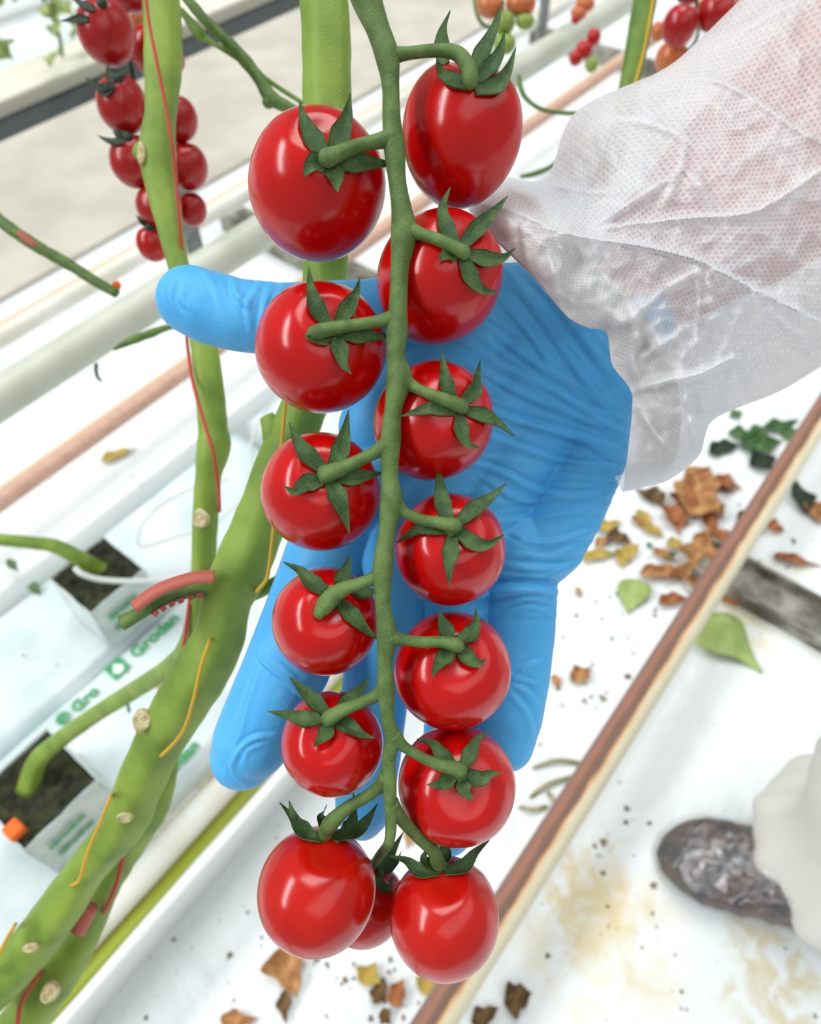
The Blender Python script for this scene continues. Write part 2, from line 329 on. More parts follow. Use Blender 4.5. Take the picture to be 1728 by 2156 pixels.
# sleeper under the rusty rail
o = obj('rail_sleeper', join(box(.83, .91, -.45, .04, 0.0, 0.010), box(.83, .836, -.45, .04, .010, .03), box(.904, .91, -.45, .04, .010, .03)), 'dull_metal', smooth=False)
setp(o, 'dirty grey metal sleeper lying across under the rusty rail at right', 'sleeper')
o = obj('rail_sleeper', join(box(1.05, 1.13, .96, 1.45, 0.0, 0.03), box(1.05, 1.058, .96, 1.45, .03, .05)), 'dull_metal', smooth=False)
setp(o, 'grey metal sleeper between the far rails, above the thumb', 'sleeper')
o = obj('rail_sleeper', join(box(2.5, 2.58, .90, 1.45, 0.0, 0.03), box(2.5, 2.508, .90, 1.45, .03, .05)), 'dull_metal', smooth=False)
setp(o, 'grey metal sleeper under the copper rail at top right near the striped green stem', 'sleeper')

# the growing gutter with pipe, algae and slabs
t = thing('growing_gutter', (0.5, 0.45, 0.02), 'white growing gutter with a rounded lip, carrying the wrapped slabs', 'gutter')
prof = [(0.322, 0.02), (0.314, 0.104), (0.316, 0.110), (0.321, 0.113), (0.327, 0.112), (0.332, 0.107), (0.335, 0.075), (0.45, 0.065), (0.82, 0.065), (0.83, 0.10), (0.835, 0.13), (0.86, 0.13), (0.865, 0.02)]
obj('trough', extrude_x(prof, X0, X1, 90, 0.002), 'gutter', t)
o = obj('algae_film', extrude_x([(0.3325, 0.100), (0.340, 0.101), (0.354, 0.094), (0.372, 0.074), (0.372, 0.066), (0.34, 0.066)], X0, X1, 90, 0.004), 'algae', t); o['label'] = 'green algae in the gutter channel'
o = obj('mineral_crust', extrude_x([(0.39, 0.066), (0.392, 0.092), (0.41, 0.10), (0.43, 0.07)], X0, X1, 160, 0.006), 'mineral_crust', t); o['label'] = 'crumbly pale crust beside the pipe'
o = obj('white_pipe', xpipe(0.3755, 0.093, 0.0195, X0, X1), 'white_pipe'); setp(o, 'cream white pipe lying in the gutter beside the green algae line', 'pipe')

def slab(x0, x1, y0, y1, label):
    r = 0.022; pr = []
    for cx_, cy_, a0 in ((y0+r, 0.068+r, 180), (y1-r, 0.068+r, 270), (y1-r, 0.145-r, 0), (y0+r, 0.145-r, 90)):
        for k in range(6): a = math.radians(a0+k*18); pr.append((cx_+r*math.cos(a), cy_+r*math.sin(a)))
    t = thing('rockwool_slab', ((x0+x1)/2, (y0+y1)/2, 0.068), label, 'slab', 'wrapped slabs in the gutter')
    obj('plastic_wrap', extrude_x(pr, x0, x1, 60, 0.004), 'slab_film', t)
    return t
def text_on(body, loc, size, rot, parent, name='printed_text', mm='green_ink', ext=0.0003):
    cu = bpy.data.curves.new(name, 'FONT'); cu.body = body; cu.size = size; cu.extrude = ext; cu.offset = 0.0008
    tmp = bpy.data.objects.new(name, cu); COL.objects.link(tmp); dg = bpy.context.evaluated_depsgraph_get()
    me = bpy.data.meshes.new_from_object(tmp.evaluated_get(dg)); bpy.data.objects.remove(tmp)
    me.transform(rot.to_4x4()); o = bpy.data.objects.new(name, me); COL.objects.link(o)
    me.materials.clear(); me.materials.append(MATS[mm])
    o.parent = parent; o.location = Vector(np.array(loc)-WL[parent.name]); return o
s2 = slab(-0.75, 0.62, 0.405, 0.615, 'plastic-wrapped slab with green printing, under the block with the orange cube')
s1 = slab(-0.75, 0.50, 0.618, 0.80, 'plain wrapped slab under the small dark block, left of the printed one')
s3 = slab(0.64, 1.95, 0.405, 0.615, 'wrapped slab mostly hidden behind the hand, next along the gutter')
s4 = slab(0.54, 1.9, 0.618, 0.80, 'wrapped slab beneath the loops of thin tube, beside the left stem')
I3 = Matrix.Identity(3)
def square(x, y, s_, z, parent):
    o = obj('logo', box(x, x+s_, y, y+s_, z, z+0.0004), 'green_ink', parent, False); o['label'] = 'green square logo with a white arrow shape'
    k = s_; v = [(.5, .85), (.86, .35), (.70, .35), (.70, .15), (.30, .15), (.30, .35), (.14, .35)]
    vv = np.array([(x+a*k, y+b*k, z+0.0009) for a, b in v]+[(x+a*k, y+b*k, z+0.0004) for a, b in v]); n = len(v)
    g = (vv, [tuple(range(n))]+[(i, i+n, (i+1) % n+n, (i+1) % n) for i in range(n)])
    obj('logo_mark', g, 'white_ink', o, False, base=WL[o.name])
tz = 0.1475
square(0.078, 0.577, 0.026, tz, s2)
text_on('Grodan', (0.116, 0.581, tz), 0.026, I3, s2)
text_on('\u00ae Gro', (-0.008, 0.581, tz), 0.023, I3, s2)
text_on('Grodan', (0.02, 0.418, tz), 0.022, I3, s2)
text_on('Grodan', (0.34, 0.580, tz), 0.028, I3, s2)

def block(x0, y0, s_, label, orange=False):
    z0, z1 = 0.146, 0.24
    t = thing('rockwool_block', (x0+s_/2, y0+s_/2, z0), label, 'block', 'dark rockwool cubes on the slabs')
    n = 26; V = []
    for i in range(n):
        for j in range(n):
            V.append((x0+s_*i/(n-1), y0+s_*j/(n-1), z1-0.004+0.005*noise.fractal(Vector((i*.35+x0*50, j*.35, 3)), .8, 2, 4)))
    Fs = [(i*n+j, (i+1)*n+j, (i+1)*n+j+1, i*n+j+1) for i in range(n-1) for j in range(n-1)]
    g = join((np.array(V), Fs), box(x0, x0+s_, y0, y0+s_, z0, z1-0.006)); obj('cube', g, 'rockwool', t)
    pr = [(x0-.003, y0-.003), (x0+s_+.003, y0-.003), (x0+s_+.003, y0+s_+.003), (x0-.003, y0+s_+.003)]; V = []; Fs = []; ring = []
    for a in range(4):
        p, q_ = np.array(pr[a]), np.array(pr[(a+1) % 4])
        for k in range(12): ring.append(p+(q_-p)*k/12)
    lv = [(0, z0+.001), (0, z0+.03), (0, z0+.06), (0, z1-.004), (0, z1+.001), (-.0012, z1+.001), (-.0012, z1-.006)]
    c = np.array([x0+s_/2, y0+s_/2])
    for li, (dd, z) in enumerate(lv):
        for k, p in enumerate(ring):
            d_ = p-c; d_ = d_/np.linalg.norm(d_); fl = 0.004*(1-(z-z0)/(z1-z0))+0.0018*noise.noise(Vector((k*.5, z*60, x0*9)))
            V.append((*(p+d_*(fl+dd)), z))
    L = len(ring); Fs = [(i*L+k, i*L+(k+1) % L, (i+1)*L+(k+1) % L, (i+1)*L+k) for i in range(len(lv)-1) for k in range(L)]
    w = obj('plastic_wrap', (np.array(V), Fs), 'block_film', t)
    for zz, tx in ((.205, 'Grodan'), (.176, 'Grodan')):
        text_on(tx, (x0+.012, y0-.0085, zz), 0.015, Matrix.Rotation(math.pi/2, 3, 'X'), t)
    if orange:
        g = G(35, 1750, z1); o = bevel(obj('foam_cube', box(g[0]-.009, g[0]+.009, g[1]-.009, g[1]+.009, z1-.002, z1+.012), 'orange_foam'), .002)
        setp(o, 'small bright orange foam cube on the dark block at lower left', 'foam cube')
block(0.112, 0.625, 0.083, 'small dark rockwool cube left of the red clip, with a green stem bending into it')
block(-0.113, 0.443, 0.09, 'larger dark rockwool cube at lower left holding the orange foam cube', True)

# ------------------------------------------------------------------ leaf litter
def leaf_geo(c, L, Wd, ang, curl=0.25, lobes=3, seed=0, lift=0.004, roll=0.0):
    rnd = random.Random(seed); nl, nw = 15, 7; V = []
    ca, sa = math.cos(ang), math.sin(ang); ph = rnd.random()*9
    for i in range(nl):
        t = i/(nl-1); w = Wd/2*(math.sin(math.pi*min(1, t**0.75*1.02))**0.8)*(1+0.22*math.sin(t*lobes*6.28+ph)) if 0 < t < 1 else 0.0004
        w = max(w*(1.08-0.6*t*t), 0.0005)
        for j in range(nw):
            s_ = (j/(nw-1)-.5)*2; x = (t-.5)*L; y = s_*w+L*0.06*math.sin(t*3+ph)
            z = lift+abs(s_)**1.5*w*curl*2+curl*L*0.5*(t-.5)**2+0.06*L*noise.noise(Vector((t*3+ph, s_*1.5, seed)))+roll*s_*w
            V.append((c[0]+x*ca-y*sa, c[1]+x*sa+y*ca, c[2]+max(z, 0.0008)))
    V = np.array(V); n = len(V); V2 = V-np.array([0, 0, 0.0006])
    Fs = [(i*nw+j, (i+1)*nw+j, (i+1)*nw+j+1, i*nw+j+1) for i in range(nl-1) for j in range(nw-1)]
    Fs2 = [tuple(reversed([k+n for k in q])) for q in Fs]
    rim = [j for j in range(nw)]+[i*nw+nw-1 for i in range(1, nl)]+[(nl-1)*nw+j for j in range(nw-2, -1, -1)]+[i*nw for i in range(nl-2, 0, -1)]
    side = [(rim[k], rim[(k+1) % len(rim)], rim[(k+1) % len(rim)]+n, rim[k]+n) for k in range(len(rim))]
    return np.vstack([V, V2]), Fs+Fs2+side
def litter(px0, py0, px1, py1, wpx, m, label, group=None, curl=.25, lobes=2, roll=0, z=0.0, name='fallen_leaf', cat='leaf', stalk=False):
    a, b = G(px0, py0, z), G(px1, py1, z); c = (a+b)/2; d = b-a; L = np.linalg.norm(d[:2])
    dep = proj(c)[2]; w = wpx*dep/F*1.05
    g = leaf_geo(c, L, w, math.atan2(d[1], d[0]), curl, lobes, int(px0*7+py0), roll=roll)
    if stalk: g = join(g, tube(cr([b-[0, 0, -.004], b+(b-a)*.25+[0, 0, .008], b+(b-a)*.5+[0, .01, .002]], 8), .0012, 6))
    o = obj(name, g, m); setp(o, label, cat, group); return o
LG = 'dry leaves on the floor below the sleeve'
LV = [
 (1440,1090,1500,990,70,'dry_leaf','large tan dry leaf just below the sleeve tip'),
 (1380,1060,1330,1030,16,'brown_leaf','dark narrow dry leaf against the sleeve hem'),
 (1500,1015,1560,1030,26,'rust_leaf','rust dry leaf nearest the rail, right of the big tan one'),
 (1465,1010,1545,1040,16,'rust_leaf','thin curved rust leaf over the tan leaf'),
 (1400,1070,1430,1130,36,'rust_leaf','rust brown dry leaf under the big tan leaf'),
 (1480,1080,1515,1140,24,'rust_leaf','folded rust leaf left of the rusty rail'),
 (1500,1060,1525,1095,18,'dry_leaf','tiny tan leaf between rust leaves by the rail'),
 (1250,1115,1310,1105,22,'yellow_leaf','yellow leaf touching the glove edge beside the wrist creases'),
 (1340,1075,1385,1130,18,'yellow_leaf','yellow narrow leaf left of the rust brown one'),
 (1350,1115,1400,1135,18,'yellow_leaf','olive yellow leaf with curled rim'),
 (1410,1100,1455,1108,14,'dry_leaf','small straw leaf lying sideways in the gap'),
 (1440,1150,1490,1220,60,'dry_leaf','broad tan leaf against the rusty rail'),
 (1455,1140,1520,1150,30,'dry_leaf','flat tan leaf above the broad one by the rail'),
 (1225,1185,1300,1165,20,'yellow_leaf','brown yellow leaf strip beside the finger knuckle'),
 (1298,1160,1312,1202,22,'yellow_leaf','short yellow leaf standing beside the strip'),
 (1370,1165,1425,1185,18,'dry_leaf','pale tan leaf with green tip, centre of the litter'),
 (1345,1215,1460,1218,28,'dry_leaf','long tan leaf above the pale green one'),
 (1385,1275,1450,1262,22,'rust_leaf','rust leaf poking from the left side of the rail'),
 (1520,1270,1545,1255,40,'rust_leaf','rust leaf fragment on the right side of the rail'),
 (1205,1440,1240,1405,28,'dry_leaf','small tan scrap right of the little finger'),
 (1160,1425,1180,1455,14,'dry_leaf','thin tan flake beside the little finger'),
 (1090,1365,1130,1385,12,'dry_leaf','straw flake by the fingertip'),
 (1625,1180,1728,1190,18,'rust_leaf','rust brown leaf in front of the metal sleeper'),
 (1610,1110,1650,1120,24,'rust_leaf','small rust leaf lying on the metal sleeper'),
 (1700,1060,1728,1110,30,'dry_leaf','tan leaf cut by the right edge'),
 (1210,1240,1225,1262,10,'dry_leaf','tiny tan flake under the strip leaf'),
 (600,1990,625,2100,60,'dry_leaf','big tan lobed leaf below the lowest left tomato'),
 (600,2085,606,2156,22,'brown_leaf','dark brown shrivelled leaf tip below the big tan one'),
 (465,2150,545,2140,26,'dry_leaf','tan leaf cut by the bottom edge'),
 (765,2075,790,2025,38,'yellow_leaf','olive dry leaf under the middle tomato'),
 (785,2080,815,2110,32,'brown_leaf','dark brown crumpled leaf below the olive one'),
 (828,2120,850,2060,28,'rust_leaf','orange brown leaf standing below the right tomato'),
 (800,2130,825,2155,22,'brown_leaf','dark scrap at the bottom edge near the rail'),
 (885,2090,925,2045,34,'yellow_leaf','olive leaf touching the rusty rail at the bottom'),
 (1060,2110,1120,2095,44,'brown_leaf','dark olive leaf stump right of the rail at the bottom'),
 (990,2150,1050,2125,30,'brown_leaf','brown leaf right beside the rail at the bottom edge'),
 (880,1690,850,1790,34,'dry_leaf','orange tan leaf seen between the lower stalks'),
 (1310,1180,1345,1150,24,'yellow_leaf','small olive leaf between the strip leaf and the tiny green scrap'),
 (1425,1195,1470,1250,40,'dry_leaf','creased tan leaf pressed against the left of the rail'),
 (1360,1035,1400,1075,26,'brown_leaf','dull brown leaf tucked under the sleeve hem'),
 (1555,1080,1600,1130,34,'brown_leaf','grey brown leaf across the end of the metal sleeper'),
 (1420,1040,1450,1090,40,'rust_leaf','reddish leaf overlapping the large tan one on its left'),
 (1275,1130,1330,1150,26,'brown_leaf','dark curled leaf beside the yellow strip near the glove'),
 (1500,1120,1530,1175,30,'rust_leaf','curled rust leaf touching the rail just above the metal sleeper'),
 (1330,1090,1352,1118,18,'dry_leaf','small straw leaf between the hem and the yellow leaves'),
 (1400,1145,1440,1160,20,'yellow_leaf','ochre leaf beside the straw leaf in the gap'),
 (1250,1150,1285,1140,16,'dry_leaf','pale scrap close to the glove knuckles'),
 (1465,1225,1500,1200,26,'dry_leaf','tan leaf partly hidden under the rusty rail'),
 (215,975,290,950,18,'yellow_leaf','yellow dry leaf on the white sheet left of the stems'),
]
for a in LV: litter(*a[:4], a[4]*1.3, a[5], a[6], LG if a[1] < 1300 and a[0] > 1190 else None, curl=.35)
litter(1338, 1222, 1325, 1296, 58, 'pale_green_leaf', 'rounded pale green leaf on the white floor right of the glove', curl=.15, lobes=0)
litter(1462, 1302, 1598, 1424, 96, 'pale_green_leaf', 'pointed pale green leaf right of the rusty rail', curl=.12, lobes=1)
litter(1690, 1085, 1655, 1000, 40, 'dark_leaf', 'dark green leaf between rail and right edge', curl=.3)
litter(1490, 960, 1560, 940, 32, 'dark_leaf', 'dark green leaflet touching the sleeve tip', curl=.3, roll=.3)
litter(1575, 985, 1630, 965, 50, 'dark_leaf', 'dark green leaflet lowest of the fresh spray', curl=.3)
FR = [(1560,950,1640,930,60,'broad fresh leaflet in the middle of the green spray'), (1590,900,1560,950,30,'fresh leaflet pointing down beside the broad one'), (1600,905,1680,890,24,'upper fresh leaflet reaching to the rail'),
      (1530,915,1590,920,28,'fresh leaflet at the left of the green spray'), (1535,880,1560,870,20,'smallest fresh leaflet, top left of the spray'), (1640,915,1690,925,30,'fresh leaflet against the rusty rail')]
for a in FR: litter(*a[:5], 'fresh_leaf', a[5], 'fresh leaflets of a broken spray', curl=.3, roll=.2)
litter(15, 1185, 45, 1205, 18, 'fresh_leaf', 'small green scrap near the left edge by the bent stem', z=.146)
litter(65, 1235, 88, 1255, 22, 'fresh_leaf', 'green leaf scrap on the slab left of the dark cube', z=.146)
litter(1360, 1145, 1375, 1158, 10, 'fresh_leaf', 'tiny green scrap amid the dry leaves')
litter(1395, 1180, 1425, 1165, 14, 'fresh_leaf', 'green tip beside the pale tan leaf')
litter(1625, 1000, 1660, 990, 14, 'fresh_leaf', 'small green scrap right of the rail')
TW = [((1120,1618),(1170,1605),(1225,1610),'straw twig beside the little fingertip'), ((1115,1680),(1150,1655),(1215,1635),'forked straw twig, middle of the three by the rail'),
      ((1092,1700),(1120,1708),(1150,1700),'lowest straw twig left of the rusty rail'), ((1152,1668),(1165,1690),(1180,1712),'short side twig touching the rail')]
for a, b, c, lab in TW:
    o = obj('twig', tube(cr([G(*a)+[0, 0, .003], G(*b)+[0, 0, .009], G(*c)+[0, 0, .003]], 12), np.linspace(.0025, .0036, 12), 8), 'twig'); setp(o, lab, 'twig', 'straw twigs left of the rail')
# uncountable crumbs
V, Fs = [], []
def crumb(c, r):
    n = len(V)
    for k in range(6): a = k*math.pi/3+random.random(); q_ = r*(.5+random.random()*.8); V.append((c[0]+q_*math.cos(a), c[1]+q_*math.sin(a), c[2]+.0004))
    V.append((c[0], c[1], c[2]+r*.5)); Fs.extend([(n+k, n+(k+1) % 6, n+6) for k in range(6)])
rr = random.Random(3)
def scatter(n, x0, x1, y0, y1, z, rmin, rmax):
    for _ in range(n):
        g = G(rr.uniform(x0, x1), rr.uniform(y0, y1), z); crumb(g, rr.uniform(rmin, rmax)*(rr.random()**2+.3))
scatter(70, 1060, 1350, 1250, 1500, 0, .002, .007); scatter(50, 1330, 1728, 1000, 1350, 0, .002, .007); scatter(40, 640, 900, 2000, 2156, 0, .002, .007)
scatter(30, 300, 600, 1750, 2156, 0, .002, .006); scatter(40, 1050, 1400, 1500, 2000, 0, .0015, .005); scatter(24, 0, 340, 1000, 1420, .146, .001, .004); scatter(30, 1100, 1728, 1900, 2156, 0, .001, .004)
scatter(10, 1250, 1285, 1755, 1810, 0, .002, .006); scatter(12, 1570, 1680, 1210, 1260, 0, .003, .008)
o = obj('plant_crumbs', (V, Fs), 'speck', base=np.zeros(3)); setp(o, 'scattered brown crumbs of plant debris on the white sheet', 'debris', kind='stuff')

# ------------------------------------------------------------------ stems of the row
def scar(parent, px, py, w, h, z, ang=0.0):
    c = P(px, py, z); n = 22; V = []; r1, r2 = w/2*z/F, h/2*z/F; fwd = M3@np.array([0, 0, 1.]); ex = M3@np.array([math.cos(ang), math.sin(ang), 0]); ey = M3@np.array([-math.sin(ang), math.cos(ang), 0])
    for rr_, dz in ((1, .003), (1, 0), (.82, -.0012), (.6, -.0002), (.3, -.0008)):
        for k in range(n):
            a = 2*math.pi*k/n; q_ = rr_*(1+.06*math.sin(3*a+px)); V.append(c+ex*(r1*q_*math.cos(a))+ey*(r2*q_*math.sin(a))+fwd*dz)
    Fs = [(i*n+k, i*n+(k+1) % n, (i+1)*n+(k+1) % n, (i+1)*n+k) for i in range(4) for k in range(n)]+[tuple(4*n+k for k in range(n))]
    obj('pruning_scar', (np.array(V), Fs), 'scar', parent)
def bump_geo(px, py, r, z, sx=1, sy=1):
    return ball(P(px, py, z), r*z/F)
# central stem
CS = [(676,-60,104,.31),(688,60,102,.31),(690,250,96,.312),(690,430,94,.315),(686,580,92,.32),(676,740,92,.33),(640,860,98,.335),(590,980,104,.34),(555,1080,104,.345),(515,1180,112,.35),(478,1270,100,.355),(462,1340,108,.36),(430,1400,118,.365),
      (375,1490,112,.375),(330,1570,98,.385),(290,1660,94,.395),(255,1740,92,.405),(180,1830,84,.42),(120,1920,92,.43),(50,2010,92,.44),(-60,2130,90,.45)]
t = thing('tomato_plant', P(462, 1340, .36), 'thick green main stem running behind the hand, forking and bending to the lower left corner', 'tomato plant')
sg = pxtube(CS, 150, 24, lobes=(5, .05), jitter=.06, up=.45)
knob = pxtube([(560,875,30,.335),(575,905,50,.336),(585,950,60,.339),(575,1010,50,.342)], 14, 14)
br = pxtube([(480,1225,60,.352),(462,1222,44,.351),(440,1225,34,.35),(400,1237,34,.349)], 14, 14)
br2 = pxtube([(500,1250,50,.36),(545,1245,32,.362),(600,1215,26,.364)], 12, 12)
sw = pxtube([(500,1180,70,.352),(490,1290,66,.362),(470,1370,60,.372),(455,1420,40,.375)], 14, 14)
obj('stem', join(sg, knob, br, br2, sw), 'old_stem', t)
scar(t, 298, 1518, 40, 50, .368, .2); scar(t, 262, 1722, 34, 20, .385); scar(t, 62, 1998, 32, 14, .415)
o = obj('petiole', pxtube([(258,1312,34,.345),(290,1294,31,.345),(330,1269,30,.345),(370,1252,29,.346),(415,1244,28,.348),(470,1242,34,.351)], 40, 14, lobes=(3, .06)), 'petiole', t); o['label'] = 'dark green cut leaf stalk'
# clip over the petiole
t = thing('truss_clip', P(360, 1225, .33), 'red-brown curved plastic clip lying over the cut leaf stalk at left', 'clip')
cl = cr([(281,1280),(310,1256),(345,1236),(385,1222),(420,1214),(452,1214)], 40); V = []; Fs = []
for i, (a, b) in enumerate(cl):
    T_ = cl[min(i+1, 39)]-cl[max(i-1, 0)]; T_ = T_/np.linalg.norm(T_); nn = np.array([T_[1], -T_[0]])
    for s_, dz in ((13, .0), (13, -.006), (-11, -.012), (-14, -.010), (-14, -.002), (-4, .0)):
        V.append(P(a+nn[0]*s_, b+nn[1]*s_, .338+dz))
Fs = [(i*6+j, i*6+(j+1) % 6, (i+1)*6+(j+1) % 6, (i+1)*6+j) for i in range(39) for j in range(6)]+[tuple(range(5, -1, -1)), tuple(39*6+j for j in range(6))]
obj('band', (np.array(V), Fs), 'clip', t)
for k, i in enumerate((6, 11, 16, 21, 26, 31)):
    a, b = cl[i]; T_ = cl[i+1]-cl[i-1]; T_ = T_/np.linalg.norm(T_); nn = np.array([T_[1], -T_[0]]); q_ = []
    for s1_, s2_ in ((-8, -34), (8, -34), (8, -44), (-4, -46)): q_.append((a+T_[0]*s1_+nn[0]*s2_, b+T_[1]*s1_+nn[1]*s2_))
    V = [P(x, y, .342) for x, y in q_]+[P(x, y, .348) for x, y in q_]
    obj('tooth', (np.array(V), [(0, 1, 2, 3), (7, 6, 5, 4), (0, 4, 5, 1), (1, 5, 6, 2), (2, 6, 7, 3), (3, 7, 4, 0)]), 'clip', t, False)
# left stem down into its block
t = thing('tomato_plant', P(425, 1200, .43), 'green stem at left passing behind the thumb tip, red twine wound on it', 'tomato plant')
b2 = G(60, 1650, .235); zb = proj(b2)[2]
LS = [(336,-60,78,.42),(343,60,76,.42),(343,150,74,.42),(338,240,64,.42),(332,320,78,.42),(340,390,70,.42),(356,470,56,.42),(376,560,46,.42),(405,640,52,.42),(428,720,56,.42),(441,820,60,.42),(448,900,62,.42),(450,940,74,.42),(440,990,58,.42),(434,1060,54,.425),(430,1140,50,.43),(426,1230,48,.44),(415,1310,50,.455),(396,1370,50,.48),(350,1410,40,.54),(280,1455,38,.64),(200,1505,38,.73),(130,1555,38,.80),(80,1600,40,.835),(58,1665,44,zb)]
obj('stem', join(pxtube(LS, 170, 22, lobes=(4, .05), jitter=.06, up=.5), bump_geo(300, 320, 20, .42), bump_geo(464, 935, 17, .42)), 'old_stem', t)
scar(t, 422, 1092, 34, 42, .417); scar(t, 212, 1505, 16, 16, .705); scar(t, 297, 322, 18, 50, .41)
# lower second stem
t = thing('tomato_plant', P(200, 1900, .46), 'darker green stem with the pinkish clip, parallel below the thick one at lower left', 'tomato plant')
obj('stem', join(pxtube([(360,1500,40,.44),(345,1580,62,.44),(318,1680,86,.44),(275,1770,66,.45),(225,1860,58,.46),(190,1940,64,.47),(140,2030,78,.475),(70,2120,92,.48),(0,2210,100,.49)], 90, 20, lobes=(4, .05), jitter=.06)), 'old_stem', t)
scar(t, 103, 2092, 36, 46, .445, .5)
o = obj('stem_clip', pxtube([(165,1962,30,.437),(178,1935,32,.437),(190,1908,34,.437)], 10, 14), 'clip'); setp(o, 'short pinkish clip tube on the darker lower left stem', 'clip')
# stem bending into the farther block
g = G(225, 1205, .235); zz = proj(g)[2]
t = thing('tomato_plant', g, 'olive stem entering from the left edge and bending into the small dark cube', 'tomato plant')
obj('stem', pxtube([(-80,1125,26,.95),(0,1136,27,.96),(60,1142,27,.965),(115,1150,30,.97),(160,1172,34,.98),(195,1192,38,zz),(225,1208,36,zz+.015)], 50, 14, jitter=.06), 'old_stem', t)
# right stem
t = thing('tomato_plant', P(1345, 100, .6), 'green stem above the sleeve at top right with a yellow twine along it', 'tomato plant')
obj('stem', pxtube([(1370,-60,50,.6),(1352,30,48,.6),(1338,110,46,.6),(1318,210,42,.6),(1290,330,42,.6)], 40, 16, lobes=(4, .05), jitter=.05, up=.5, down=(.78, .50, .15)), 'stem', t)
# cut leaf stalks
t = thing('leaf_stalk', P(540, 140, .46), 'long green leaf stalk slanting down to the left upper tomato', 'leaf stalk')
obj('stalk', join(pxtube([(372,-30,20,.45),(430,40,22,.45),(500,110,26,.45),(545,165,26,.45),(570,205,30,.45),(610,228,24,.45),(680,260,20,.45)], 50, 12, jitter=.15, up=.2), bump_geo(565, 215, 13, .45)), 'petiole', t)
obj('side_stalk', pxtube([(380,20,12,.46),(420,70,24,.46),(440,85,12,.46),(510,130,10,.455),(580,180,10,.455),(650,225,10,.455)], 40, 10, jitter=.1), 'stem', t)
t = thing('leaf_stalk', P(120, 540, .55), 'dark green leaf stalk from the left edge ending at the small orange scrap', 'leaf stalk')
obj('stalk', pxtube([(-40,430,24,.55),(20,480,26,.55),(80,520,26,.55),(150,560,24,.55),(200,592,22,.55),(246,618,20,.55)], 44, 12, jitter=.15, up=.2), 'petiole', t)
o = obj('husk', pxtube([(38,488,10,.535),(58,505,16,.537),(76,518,8,.537)], 10, 8), 'clip', t); o['label'] = 'reddish torn husk'
t = thing('leaf_stalk', P(310, 705, .55), 'short green stalk below the thumb tip crossing the big pipe edge', 'leaf stalk')
obj('stalk', pxtube([(240,735,8,.55),(275,718,16,.55),(310,705,18,.55),(350,690,14,.55),(390,682,12,.55)], 24, 10, jitter=.15), 'petiole', t)
o = obj('tendril', pxtube([(1092,160,10,.7),(1096,185,12,.7),(1108,208,10,.7),(1140,230,9,.7),(1190,238,9,.7),(1240,238,8,.7)], 30, 8), 'petiole'); setp(o, 'thin green tendril right of the topmost tomato over the copper rail', 'tendril')
o = obj('tendril', pxtube([(1095,372,8,.8),(1125,366,12,.8),(1160,350,10,.8),(1190,320,8,.8)], 20, 8), 'petiole'); setp(o, 'thin green shoot disappearing behind the sleeve edge', 'tendril')
o = obj('dark_tendril', pxtube([(203,765,8,.7),(202,780,8,.7),(206,795,7,.7),(214,803,5,.7)], 12, 8), 'dark_strip'); setp(o, 'small dark hooked tendril hanging below the big pipe', 'tendril')
o = obj('orange_scrap', ball(P(245, 601, .56), .0034), 'orange_foam'); setp(o, 'tiny orange scrap at the end of the left leaf stalk', 'scrap')

# twines
def twine(name, pts, w, mm, label, cat='twine'):
    if cat == 'twine':
        e = lambda a, b: (a[0]+(a[0]-b[0])*.12, a[1]+(a[1]-b[1])*.12, a[2]+.022)
        pts = [e(pts[0], pts[1])]+list(pts)+[e(pts[-1], pts[-2])]
    rows = [(x, y, w, z) for x, y, z in pts]; o = obj(name, pxtube(rows, len(rows)*8, 8), mm); setp(o, label, cat); return o
twine('red_twine', [(305,-30,.400),(314,50,.398),(330,130,.396),(346,210,.398),(360,290,.398),(368,360,.404),(378,470,.41),(388,600,.425),(392,700,.424),(405,800,.41),(430,890,.399),(448,950,.397),(459,1020,.405),(462,1070,.41)], 7, 'red_twine', 'red twine running down the left stem in the upper left')
twine('red_twine', [(398,1270,.44),(390,1340,.45),(380,1400,.46),(376,1440,.47)], 8, 'red_twine', 'short piece of red twine beside the left stem below the clip')
twine('red_twine', [(342,1590,.424),(325,1620,.421),(308,1655,.424)], 9, 'red_twine', 'reddish twine in the gap between the two lower stems')
twine('red_twine', [(275,1735,.428),(262,1790,.432),(245,1860,.44),(222,1915,.448)], 9, 'red_twine', 'red twine down the darker lower stem above the pinkish clip')
twine('red_twine', [(84,2050,.455),(60,2085,.455),(42,2120,.455),(36,2170,.455)], 9, 'red_twine', 'red twine at the very bottom left corner')
twine('yellow_twine', [(604,800,.32),(600,860,.318),(592,940,.322),(584,1030,.326),(576,1110,.328),(567,1190,.335),(560,1222,.338),(540,1245,.342)], 8, 'yellow_twine', 'yellow twine on the thick stem left of the tomatoes')
twine('yellow_twine', [(441,1350,.342),(424,1400,.339),(408,1470,.343),(390,1530,.35),(366,1565,.358),(340,1590,.366)], 8, 'yellow_twine', 'yellow twine on the thick stem below the red-brown clip')
twine('yellow_twine', [(232,1680,.374),(212,1730,.378),(186,1790,.385),(168,1850,.394),(152,1864,.40)], 8, 'yellow_twine', 'yellow twine on the thick stem at lower left')
twine('yellow_twine', [(30,1950,.412),(10,1985,.415),(-15,2040,.418)], 8, 'yellow_twine', 'yellow twine at the left edge near the bottom')
twine('yellow_twine', [(1380,-30,.575),(1366,50,.575),(1352,120,.578),(1330,200,.58)], 6, 'yellow_twine', 'yellow twine on the stem at top right')
twine('drip_tube', [(158,1195,.975),(172,1208,.975),(210,1220,.985),(270,1224,1.0),(330,1222,1.02),(420,1210,1.05)], 13, 'drip_tube', 'white drip tube pegged into the small dark cube', 'tube')
